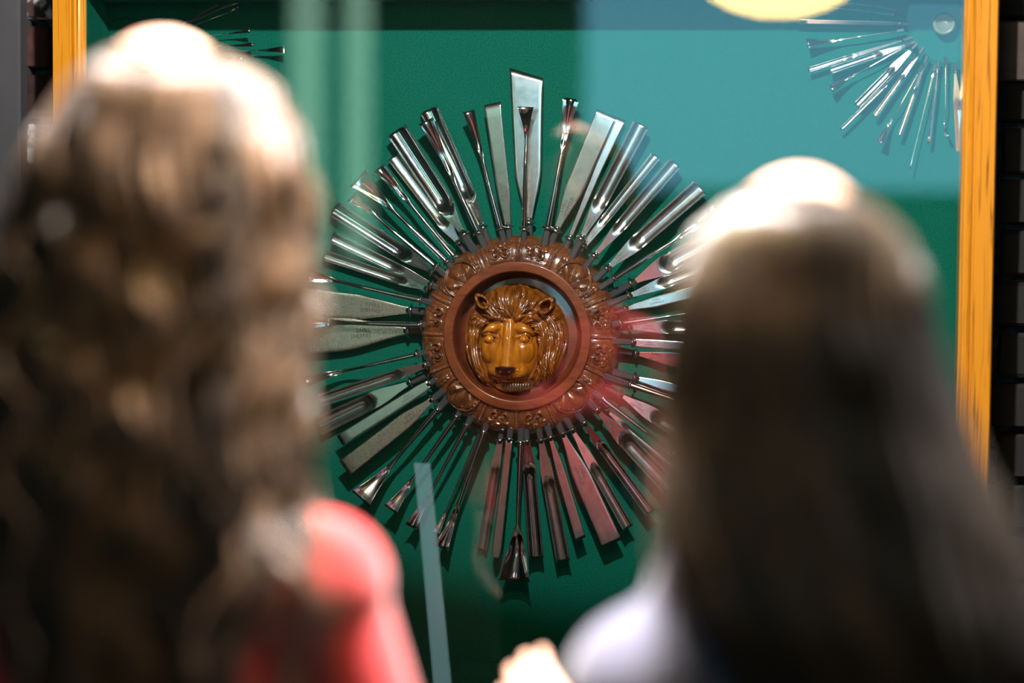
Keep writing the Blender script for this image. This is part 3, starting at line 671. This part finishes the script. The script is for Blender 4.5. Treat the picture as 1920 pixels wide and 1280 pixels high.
# ears: pointed cups
def ear(cx, cy, rot, sx, sy, zc, name='ear'):
    V = []; nr, na = 18, 40
    for i in range(nr+1):
        s = i/nr
        for j in range(na):
            a = 2*PI*j/na; rad = 1+.35*max(0, math.cos(a))**3
            if s < .5: rr = s*2*.66; dz = -34+34.*(s*2)**3          # hollow
            else: rr = .66+.34*math.sin((s-.5)*PI)+.0; dz = 0+1.8*math.sin((s-.5)*2*PI)-16*max(0, s-.62)/.38
            if s > .62: rr = 1.0+.08*(s-.62)
            x = math.sin(a)*rr*sx; y = math.cos(a)*rr*rad*sy
            X_ = cx+x*math.cos(rot)+y*math.sin(rot); Y_ = cy-x*math.sin(rot)+y*math.cos(rot)
            V.append((X_*PM, -(.0105+(zc+dz+1.2*math.sin(a*6)*(s > .3))*.00086), Y_*PM))
    return mesh(name, V, gridfaces(nr+1, na, True), lionm, lion, True)
ear(-61, 64, -.72, 11, 15, 40); ear(56, 58, .75, 13, 16, 44)
# mane locks
def lock(pts, r0, m=lionm):
    V = []; k = 8; n = len(pts)
    for i, p in enumerate(pts):
        d = (pts[min(i+1, n-1)]-pts[max(i-1, 0)]).normalized(); s = d.cross(Vector((0, -1, 0))).normalized(); u = s.cross(d)
        q = i/(n-1); r = r0*(math.sin(PI*min(1, .12+q*.95))**.6 if q < 1 else 0)+.0002
        for j in range(k):
            a = 2*PI*j/k; V.append(p+s*math.cos(a)*r+u*math.sin(a)*r*.8)
    return V, gridfaces(n, k, True)
LV = []; LF = []
def addlock(path, r0):
    from_ = len(LV); V, F = lock(path, r0); LV.extend(V); LF.extend([tuple(i+from_ for i in f) for f in F])
r_ = random.Random(3)
def flow(x, y):
    sx, sy = x+8, y-12
    rho = math.hypot(sx, sy); d = Vector((sx/rho, sy/rho))
    side = max(0, min(1, (abs(sx)-36)/34))*max(0, min(1, (56-y)/40))
    down = Vector((.22*math.copysign(1, sx)*(1 if y > -20 else -1.2), -1))
    v = d*(1-side)+down.normalized()*side*1.3
    return v.normalized()
for k in range(150):
    if k < 84: a = r_.uniform(-1.9, 1.9); rr = r_.uniform(24, 62); x = -8+math.sin(a)*rr; y = 12+math.cos(a)*rr*.95
    else:
        sg = r_.choice((-1, 1)); x = -8+sg*r_.uniform(56, 90); y = r_.uniform(-55, 42)
    if (x+14)**2/56**2+(y+22)**2/60**2 < 1.02: continue
    pts = []; ln = r_.randint(9, 15)
    for i in range(ln):
        if math.hypot(x/95, y/96) > 1: break
        h = hz(x, y, mane_h)
        pts.append(Vector((x*PM, -(.0105+(h+.4)*.00086), y*PM)))
        v = flow(x, y); w2 = .18*math.sin(i*.8+k); x += (v.x*math.cos(w2)-v.y*math.sin(w2))*3.6; y += (v.x*math.sin(w2)+v.y*math.cos(w2))*3.6
    if len(pts) > 5: addlock(pts, r_.uniform(.0014, .0027))
# two hanging locks
for (P0, r0) in (([(46, 24), (53, 6), (52, -14), (49, -34), (53, -54), (62, -72), (60, -88)], .0052), ([(60, 18), (66, 0), (66, -22), (64, -42), (68, -62), (74, -78)], .0048),
                 ([(-72, 18), (-78, 0), (-78, -20), (-74, -42), (-66, -62), (-52, -82), (-34, -96)], .0046), ([(-84, 10), (-88, -10), (-87, -32), (-80, -54), (-68, -74), (-52, -90)], .0036),
                 ([(-14, 26), (-32, 36), (-52, 34), (-68, 24), (-78, 8)], .0042), ([(-8, 28), (16, 40), (36, 36), (54, 22), (64, 4)], .0046), ([(-6, 34), (20, 52), (44, 48), (66, 30), (78, 6), (80, -20)], .0044), ([(-12, 38), (-26, 54), (-44, 58)], .003)):
    for off in (-1, 0, 1):
        cp = [Vector((a+off*4.2, b, 0)) for a, b in P0]; pts = []
        for i in range(len(cp)-1):
            for q_ in range(4):
                f = q_/4; p0 = cp[max(0, i-1)]; p1 = cp[i]; p2 = cp[i+1]; p3 = cp[min(len(cp)-1, i+2)]
                c_ = .5*((2*p1)+(-p0+p2)*f+(2*p0-5*p1+4*p2-p3)*f*f+(-p0+3*p1-3*p2+p3)*f**3)
                h = hz(c_.x, c_.y, mane_h); h = max(h, 18); pts.append(Vector((c_.x*PM, -(.0105+(h+2.5-abs(off))*.00086), c_.y*PM)))
        addlock(pts, r0*.5)
lk = mesh('mane_locks', LV, LF, lionm, lion, True); lk['kind'] = 'stuff'
# teeth below the lip
for k in range(11):
    x = -24+k*4.8
    V, F = boxvf((x*PM-.0017, -(.0105+(28-.10*abs(k-5)**2)*.00086), (-101+.15*abs(k-5)**2)*PM), (x*PM+.0017, -(.0105+12*.00086), -87*PM), .0006)
    mesh('tooth', V, F, toothm, lion, True)

# ------------------------------------------------------------------ lamps
def track_light(loc, aim, label):
    e = empty('spotlight', loc, label, 'lamp'); d = (Vector(aim)-Vector(loc)).normalized()
    V, F = lathe_vf([(.03, -.13), (.045, -.12), (.05, -.02), (.055, .0)], -d*.035, d, 28); F = F[:-1]; mesh('lamp_head', V, F, blackm, e, True)
    h = H-loc[2]; V, F = lathe_vf([(.007, .06), (.007, h)], (0, 0, 0), (0, 0, 1), 12); mesh('stem', V, F, blackm, e, True)
    V, F = lathe_vf([(.05, h-.02), (.05, h)], (0, 0, 0), (0, 0, 1), 20); mesh('ceiling_plate', V, F, blackm, e, True)
track_light(CROWN_FILL, (.17, -1.62, 1.), 'added black fill spot under the ceiling, brightening the hair crowns of both women')
track_light(KEY, (0, -.2, 1.2), 'black ceiling spotlight directly above the two women')
track_light(FRONT_FILL, (.05, -1.6, 1.15), 'added black fill spot close to the case, brightening the fronts of both women')
yp = -1.88; vd = (-3.6-YG)*-1+(YG-yp)
px_ = CAM.x+(1455-1600)/FPX*vd; pz_ = CAM.z+(344-38)/FPX*vd
pend = empty('pendant_lamp', (px_, yp, H), 'warm glowing bowl pendant lamp hanging above the straight-haired woman', 'lamp')
opal = emitm('lamp_glow', (1., .70, .26), 34.)
zb0 = pz_-H
V, F = lathe_vf([(.003, zb0), (.05, zb0+.003), (.10, zb0+.017), (.145, zb0+.04), (.168, zb0+.07), (.172, zb0+.09)], (0, 0, 0), (0, 0, 1), 48); mesh('glass_bowl', V, F, opal, pend, True)
V, F = lathe_vf([(.176, zb0+.082), (.18, zb0+.09), (.176, zb0+.10), (.05, zb0+.14), (.02, zb0+.17)], (0, 0, 0), (0, 0, 1), 48); mesh('brass_cover', V, F, brassm, pend, True)
V, F = lathe_vf([(.004, zb0+.16), (.004, 0)], (0, 0, 0), (0, 0, 1), 10); mesh('cord', V, F, blackm, pend)
# added pale strip standing in for a streak reflected in the glass
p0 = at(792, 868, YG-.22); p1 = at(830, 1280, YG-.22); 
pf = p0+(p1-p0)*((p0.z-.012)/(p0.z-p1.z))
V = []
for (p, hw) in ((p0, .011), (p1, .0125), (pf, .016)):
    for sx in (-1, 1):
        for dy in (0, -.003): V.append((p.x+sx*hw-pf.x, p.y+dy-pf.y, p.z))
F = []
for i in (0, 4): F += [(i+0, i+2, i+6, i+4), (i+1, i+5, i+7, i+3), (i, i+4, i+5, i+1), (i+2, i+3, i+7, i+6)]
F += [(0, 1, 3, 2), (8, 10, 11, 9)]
se = empty('reflection_strip', (pf.x, pf.y, 0), 'narrow pale blue translucent strip added for a streak reflected in the glass below the medallion', 'strip')
mesh('strip_plate', V, F, streakm, se)
box('foot_plate', (-.09, -.07, 0), (.09, .07, .014), blackm, se, ch=.003)  # foot added to hold up the streak strip

# ------------------------------------------------------------------ people
def capsule(p0, p1, r0, r1, flat=1., fdir=Vector((0, 1, 0)), n=20):
    p0 = Vector(p0); p1 = Vector(p1); d = p1-p0; L = d.length; d.normalize()
    f = Vector(fdir); f = (f-d*f.dot(d)); f = f.normalized() if f.length > 1e-4 else d.orthogonal().normalized(); s = d.cross(f)
    V = []; rows = []
    for i in range(6): a = PI/2*(1-i/5.); rows.append((-r0*math.sin(a), max(r0*math.cos(a), 1e-4)))
    for i in range(6): a = PI/2*i/5.; rows.append((L+r1*math.sin(a), max(r1*math.cos(a), 1e-4)))
    for h, r in rows:
        for j in range(n):
            a = 2*PI*j/n; V.append(p0+d*h+s*math.cos(a)*r+f*math.sin(a)*r*flat)
    F = gridfaces(len(rows), n, True); F.append(tuple(range(n))[::-1]); F.append(tuple((len(rows)-1)*n+j for j in range(n)))
    return V, F
def ellip(c, r, rot=None, n=24):
    V = []; c = Vector(c)
    for i in range(n+1):
        a = PI*i/n
        for j in range(n):
            b = 2*PI*j/n; p = Vector((r[0]*max(math.sin(a), 1e-3)*math.cos(b), r[1]*max(math.sin(a), 1e-3)*math.sin(b), r[2]*math.cos(a)))
            V.append(c+(rot @ p if rot else p))
    F = [f[::-1] for f in gridfaces(n+1, n, True)]; F.append(tuple(range(n))); F.append(tuple(n*n+j for j in range(n))[::-1])
    return V, F
def fuse(name, prims, m, parent, voxel=.006, smooth=6, cut=None):
    V = []; F = []
    for v, f in prims: o = len(V); V += list(v); F += [tuple(i+o for i in q) for q in f]
    inv = parent.matrix_world.inverted() if parent else Matrix()
    o = mesh(name, V, F, m)
    rm = o.modifiers.new('r', 'REMESH'); rm.mode = 'VOXEL'; rm.voxel_size = voxel; rm.use_smooth_shade = True
    if smooth: s_m = o.modifiers.new('s', 'SMOOTH'); s_m.iterations = smooth; s_m.factor = .5
    dg = bpy.context.evaluated_depsgraph_get(); me = bpy.data.meshes.new_from_object(o.evaluated_get(dg)); me.materials.clear(); me.materials.append(m)
    if cut:
        bm = bmesh.new(); bm.from_mesh(me); bmesh.ops.delete(bm, geom=[f for f in bm.faces if cut(f.calc_center_median())], context='FACES'); bm.to_mesh(me); bm.free()
    bpy.data.objects.remove(o); me.transform(inv); me.shade_smooth()
    q = bpy.data.objects.new(name, me); C.objects.link(q); q.parent = parent; return q
def head_mesh(c, yaw, s=1.):
    """face looks along +y before yaw"""
    V = []; n, k = 64, 96; R = Matrix.Rotation(yaw, 3, 'Z') @ Matrix.Rotation(math.radians(-4), 3, 'X')
    for i in range(n+1):
        a = PI*i/n
        for j in range(k):
            b = 2*PI*j/k; d = Vector((max(math.sin(a), 1e-3)*math.sin(b), max(math.sin(a), 1e-3)*math.cos(b), math.cos(a)))
            x, y, z_ = d.x*.074, d.y*.094, d.z*.112
            if z_ < 0: q = -z_/.112; x *= 1-.32*q**1.5; y = y*(1-.18*q) + (.012*q if y > 0 else .02*q)
            if y > 0:
                g = lambda cx, cz, sx, sz: math.exp(-((x-cx)/sx)**2-((z_-cz)/sz)**2)
                f = 0
                f += .024*g(0, -.028, .010, .010)+.014*g(0, -.012, .008, .02)       # nose
                f -= .009*(g(-.031, .002, .013, .010)+g(.031, .002, .013, .010))  # sockets
                f += .004*(g(-.03, .018, .02, .006)+g(.03, .018, .02, .006))
                f += .007*g(0, -.056, .018, .005)+.006*g(0, -.066, .016, .005)-.004*g(0, -.061, .018, .002)  # lips
                f += .010*g(0, -.09, .018, .014); f += .005*(g(-.04, -.03, .018, .02)+g(.04, -.03, .018, .02))
                y += f
            V.append(Vector(c)+R @ (Vector((x, y, z_))*s))
    F = gridfaces(n+1, k, True); F.append(tuple(range(k))[::-1]); F.append(tuple(n*k+j for j in range(k)))
    out = [(V, F)]
    for sg in (-1, 1):
        out.append(ellip(Vector(c)+R @ (Vector((sg*.076, -.006, -.010))*s), (.008, .017, .031), R))
    return out, R
def hand(wrist, direc, palmn, s=1., side=1, curl=.5):
    """palm, four fingers with two bends, and a thumb from the side of the palm"""
    d = Vector(direc).normalized(); n = Vector(palmn); n = (n-d*n.dot(d)).normalized(); x = d.cross(n)*side
    w = Vector(wrist); out = [capsule(w+d*.02*s, w+d*.075*s, .030*s, .037*s, .42, n)]
    for k, (off, ln, r) in enumerate(((-.031, .072, .0092), (-.0105, .080, .0098), (.0105, .075, .0094), (.030, .058, .0084))):
        p = w+d*.082*s+x*off*s; dd = (d+x*off*2.).normalized(); 
        for seg, fr in enumerate((.45, .32, .23)):
            ang = curl*(.7, 1.0, .7)[seg]; dd = (dd*math.cos(ang)+n*math.sin(ang)).normalized()
            q = p+dd*ln*fr*s; out.append(capsule(p, q, r*s*(1-.08*seg), r*s*(.92-.08*seg), 1., n, 12)); p = q
    p = w+d*.03*s-x*.030*s; dd = (d*.55-x*.75+n*.25).normalized()
    for ln, r in ((.042, .0125), (.034, .0105), (.024, .0092)):
        q = p+dd*ln*s; out.append(capsule(p, q, r*s, r*.9*s, 1., n, 12)); p = q; dd = (dd+d*.45+n*.12).normalized()
    return out
def person(name, head_c, height, yaw, body_off, label, top_mat, hair_fn, arms, joint_z, coat=None, wid=1., sw=.135, drop=.045):
    shoulder_z = joint_z+drop
    hc = Vector(head_c); bx, by = hc.x+body_off[0], hc.y+body_off[1]
    e = empty('person', (bx, by, 0), label, 'person'); bpy.context.view_layer.update()
    k = height/1.65; sz = shoulder_z; B = Matrix.Rotation(yaw*.5, 3, 'Z')
    def bp(x, y, z_): v = B @ Vector((x*wid, y, 0)); return Vector((bx+v.x, by+v.y, z_))
    hip = .90*k
    hp, R = head_mesh(hc, yaw, k*.98)
    prims = list(hp)
    prims += [capsule(bp(0, -.012, sz-.02), hc+Vector((0, -.018, -.07)), .058, .05)]
    tor = lambda g: [capsule(bp(0, 0, sz-.09), bp(0, 0, sz-.20), .122*wid+g, .13*wid+g, .74, bp(0, 1, 0)-bp(0, 0, 0)), capsule(bp(0, 0, sz-.2), bp(0, .0, hip+.1), .128*wid+g, .112*wid+g, .78, bp(0, 1, 0)-bp(0, 0, 0)),
                     capsule(bp(0, 0, hip+.1), bp(0, -.005, hip-.04), .12*wid+g, .15*wid+g, .74, bp(0, 1, 0)-bp(0, 0, 0)), capsule(bp(-sw, -.01, sz-drop), bp(0, -.01, sz-.03), .048+g, .055+g), capsule(bp(sw, -.01, sz-drop), bp(0, -.01, sz-.03), .048+g, .055+g), capsule(bp(-.06, -.01, sz-.01), bp(.06, -.01, sz-.01), .05+g, .05+g)]
    bust = lambda g: [ellip(bp(sx, .085, sz-.20), (.058+g, .05+g, .06+g)) for sx in (-.065, .065)]
    prims += tor(0.)+bust(0.)
    sl = []
    for sg, (el, wr, hd, pn, curl) in zip((-1, 1), arms):
        sh_ = bp(sg*sw, -.01, sz-drop); el = Vector(el) if not callable(el) else el(bp); wr = Vector(wr) if not callable(wr) else wr(bp)
        prims += [capsule(sh_, el, .042, .034), capsule(el, wr, .035, .023)]
        prims += hand(wr, hd, pn, 1.0*k, sg, curl)
        sl += [capsule(sh_, el, .052, .044), capsule(el, wr-(wr-el).normalized()*.03, .045, .034)]
    leg = []; shoe = []
    for sg in (-1, 1):
        h0 = bp(sg*.085, 0, hip-.02); kn = bp(sg*.095, .012, .49*k); an = bp(sg*.10, -.01, .09)
        prims += [capsule(h0, kn, .082, .052), capsule(kn, an, .052, .036), capsule(an, bp(sg*.11, .13, .03), .034, .026)]
        leg += [capsule(h0, kn, .095, .064), capsule(kn, an+Vector((0, 0, .02)), .064, .055)]
        shoe += [capsule(bp(sg*.10, -.03, .042), bp(sg*.112, .13, .036), .042, .036)]
    fuse('body', prims, skin, e, .0045, 4)
    if coat:
        fuse('shirt', tor(.008)+bust(.008), coat, e, .007, 5)
        c0 = B @ Vector((0, 1, 0)); c1 = B @ Vector((1, 0, 0))
        def cut(p):
            v = p-Vector((bx, by, 0)); return (v.dot(c0) > .03 and abs(v.dot(c1)) < .075)
        fuse('cardigan', tor(.018)+bust(.016)+sl, top_mat, e, .007, 5, cut)
    else:
        fuse('jersey', tor(.012)+bust(.012)+sl, top_mat, e, .007, 5)
    fuse('trousers', leg+[capsule(bp(0, 0, hip+.08), bp(0, -.005, hip-.06), .128*wid, .165*wid, .76, bp(0, 1, 0)-bp(0, 0, 0))], jeans, e, .008, 5)
    fuse('shoe', shoe[:1], shoem, e, .005, 3); fuse('shoe', shoe[1:], shoem, e, .005, 3)
    inv = e.matrix_world.inverted()
    for sg in (-1, 1):
        V, F = ellip(hc+R @ (Vector((sg*.031, .079, .002))*k*.98), (.0115, .0115, .0115)); mesh('eye', [inv @ v for v in V], F, eyew, e, True)
        V, F = ellip(hc+R @ (Vector((sg*.031, .0888, .002))*k*.98), (.0052, .0026, .0052), R); mesh('iris', [inv @ v for v in V], F, irism, e, True)
    hair_fn(e, inv, R); return e

def make_hair(env, yw, hc, y_depth, vface, vend, wav, nst, mcol, mshell, seed, fit, rwid, R, thick=.0013):
    """env rows: (v, u_left, u_right) outline of the hair at the woman's own distance; strands follow it"""
    r = np.random.default_rng(seed)
    pts = [(at((a+b)/2, v, yw), (at(b, v, yw)-at(a, v, yw)).length/2) for v, a, b in env]
    zs = np.array([p.z for p, _ in pts])[::-1]; xs = np.array([p.x for p, _ in pts])[::-1]; hw = np.array([h for _, h in pts])[::-1]
    ztop = zs[-1]; zface = hc.z+.045; zchin = hc.z-.11
    def depth(z_, h):                 # half depth front to back
        up = np.interp(z_, [hc.z-.02, hc.z+.02], [0, 1]); d = .118*(1-up)+.122*(1-np.exp(-h/.042))*up
        low = np.clip((zchin+.03-z_)/.15, 0, 1); return d*(1-low)+.075*low
    def place(z_, phi, k):            # phi: 0 at the back, +-pi at the front; k: share of the outline
        h = np.interp(z_, zs, hw); cx = np.interp(z_, zs, xs); d = depth(z_, h)
        low = np.clip((zchin+.03-z_)/.15, 0, 1)
        cyy = hc.y-.008-.055*low
        return cx+k*h*np.sin(phi), cyy-k*d*np.cos(phi)
    def lim(z_):
        return np.interp(z_, [zchin-.1, zchin, zface-.03, zface+.03, ztop], [1.65, 1.95, 2.0, 2.9, PI])
    zend = at(700, vend, yw).z
    # under layer
    n, k = 90, 120; zz = ztop-(ztop-zend)*np.linspace(0.0004, 1, n)**1.25
    V = []
    for z_ in zz:
        L_ = lim(z_); ph = np.linspace(-L_, L_, k)
        w_ = np.clip((ztop-z_)/.06, 0, 1)
        kk = .88+w_*(.03+.6*wav)*np.sin(ph*9+wav*30*np.sin(z_*22+ph*2)*.05+z_*18)*1.+w_*.02*np.sin(ph*23+z_*40*wav)
        x, y = place(z_, ph, kk); V += [(a, b, z_-.004) for a, b in zip(x, y)]
    for z_ in zz[::-1]:
        L_ = lim(z_); ph = np.linspace(-L_, L_, k); x, y = place(z_, ph, .80); V += [(a, b, z_-.008) for a, b in zip(x, y)]
    V = np.array(V); Fs = np_grid(2*n, k, False)
    SV = [V]; SF = [np.concatenate([Fs])]; off = len(V)
    # strands
    m = 34; t = np.linspace(0, 1, m); allV = []; allF = []
    stray = wav > .05; zstray = at(600, 900, yw).z; sw_ = r.uniform(.01, .10, 400)
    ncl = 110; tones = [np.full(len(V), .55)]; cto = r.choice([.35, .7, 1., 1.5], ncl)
    clph = r.uniform(-1, 1, ncl); clp = r.uniform(0, 2*PI, (ncl, 3)); cla = r.uniform(.6, 1.35, ncl); clk = r.uniform(.86, 1.03, ncl); cll = r.uniform(.80, 1., ncl)
    for i in range(nst):
        c = r.integers(ncl); f = np.clip(clph[c]+r.normal(0, .022), -1, 1)
        ze = zend+(1-cll[c]+r.uniform(0, .08))*.25
        if r.random() < .18: ze = ze+(ztop-ze)*r.uniform(0, .5)
        zz = ztop-.0005-(ztop-ze)*t**1.35
        fr = np.abs(f)
        L_ = lim(zz); ph = f*L_
        # near the front the strands sweep back at the hairline
        k_ = clk[c]+r.normal(0, .022)*np.clip(t*5, 0, 1)
        am = wav*cla[c]*np.clip(t*3-.25, 0, 1)
        wv = np.sin((ztop-zz)*2*PI/.085+clp[c, 0])+.4*np.sin((ztop-zz)*2*PI/.047+clp[c, 1])
        wt = np.cos((ztop-zz)*2*PI/.095+clp[c, 2])
        x, y = place(zz, ph+wt*am*.9, k_+wv*am*.75)
        if stray and f > .45 and clk[c] > .93 and r.random() < .10:
            lw = np.clip((zstray-zz)/.07, 0, 1); x = x+lw*sw_[c]; y = y-.055*lw
        jit = r.normal(0, .0022, 3); x = x+jit[0]*np.clip(t*4, 0, 1); y = y+jit[1]*np.clip(t*4, 0, 1)
        if r.random() < .09: fl = r.normal(0, .012, 2); x = x+fl[0]*t; y = y+fl[1]*t
        P_ = np.stack([x, y, zz], -1); D = np.gradient(P_, axis=0); D /= np.linalg.norm(D, axis=1)[:, None]+1e-9
        S = np.cross(D, np.array([0, 1, 0.])); S /= np.linalg.norm(S, axis=1)[:, None]+1e-9; U = np.cross(S, D)
        rad = (thick*r.uniform(.6, 1.5)*np.clip(1.15-t**3, .15, 1))[:, None]
        ring = [P_+rad*(S*math.cos(q_)+U*math.sin(q_)) for q_ in (0, 2.094, 4.189)]
        Vt = np.stack(ring, 1).reshape(-1, 3); allV.append(Vt)
        allF.append(np_grid(m, 3, True)+off); off += len(Vt); tones.append(np.full(len(Vt), cto[c]*r.uniform(.8, 1.2)))
    SV += allV; SF += allF
    return np.concatenate(SV), np.concatenate(SF), np.concatenate(tones)
def hair_obj(e, inv, V, F, T_, m):
    V = V-np.array(e.location)
    o = np_mesh('hair', V, F, m, e); at_ = o.data.attributes.new('tone', 'FLOAT', 'POINT'); at_.data.foreach_set('value', T_.astype(np.float32)); return o

# the wavy-haired woman
yL = -1.62
hL = at(305, 310, yL)
envL = [(90, 296, 318), (103, 238, 388), (126, 195, 440), (160, 150, 492), (240, 108, 534), (340, 66, 558), (450, 34, 566), (600, 12, 566), (800, -5, 578), (900, 5, 590), (980, 20, 560), (1080, 50, 500), (1200, 95, 468), (1350, 125, 450), (1550, 150, 430), (1750, 180, 400)]
def hairfnL(e, inv, R):
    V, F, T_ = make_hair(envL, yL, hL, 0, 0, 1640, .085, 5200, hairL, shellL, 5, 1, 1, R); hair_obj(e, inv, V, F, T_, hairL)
szL = at(600, 1085, yL).z
relax = lambda sg: (lambda bp: bp(sg*.215, .02, .0+1.0), lambda bp: bp(sg*.20, .16, .86), (0, .35, -1), (-sg*1., .2, 0), .35)
person('woman', hL, 1.66, math.radians(-6), (.012, -.0), 'woman with long wavy brown hair and red jersey, seen from behind', redm, hairfnL, [relax(-1), relax(1)], szL, None, .90, .142, .045)
# the straight-haired woman
yR = -1.66
hR = at(1497, 565, yR)
envR = [(346, 1484, 1506), (358, 1436, 1556), (384, 1376, 1628), (440, 1320, 1684), (520, 1290, 1718), (600, 1278, 1734), (700, 1264, 1764), (800, 1258, 1804), (900, 1256, 1852), (1000, 1262, 1900), (1100, 1290, 1935), (1200, 1360, 1960), (1400, 1440, 1975), (1700, 1460, 1960)]
def hairfnR(e, inv, R):
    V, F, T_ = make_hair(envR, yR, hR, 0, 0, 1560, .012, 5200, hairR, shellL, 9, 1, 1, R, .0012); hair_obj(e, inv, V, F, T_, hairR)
szR = at(1200, 1275, yR).z
wR = at(1120, 1440, -1.36)
armR = [(lambda bp: bp(-.205, .05, szR-.22), lambda bp: wR, (-.60, .30, .50), (.45, .80, -.1), .38), relax(1)]
armR[1] = (lambda bp: bp(.215, .02, .93), lambda bp: bp(.20, .16, .80), (0, .35, -1), (-1., .2, 0), .35)
person('woman', hR, 1.55, math.radians(14), (.004, -.0), 'woman with long straight dark brown hair and lavender-grey cardigan, hand raised', greym, hairfnR, armR, szR, redm if False else mat('plum_shirt', (.25, .05, .09), .8), .90, .135, .085)
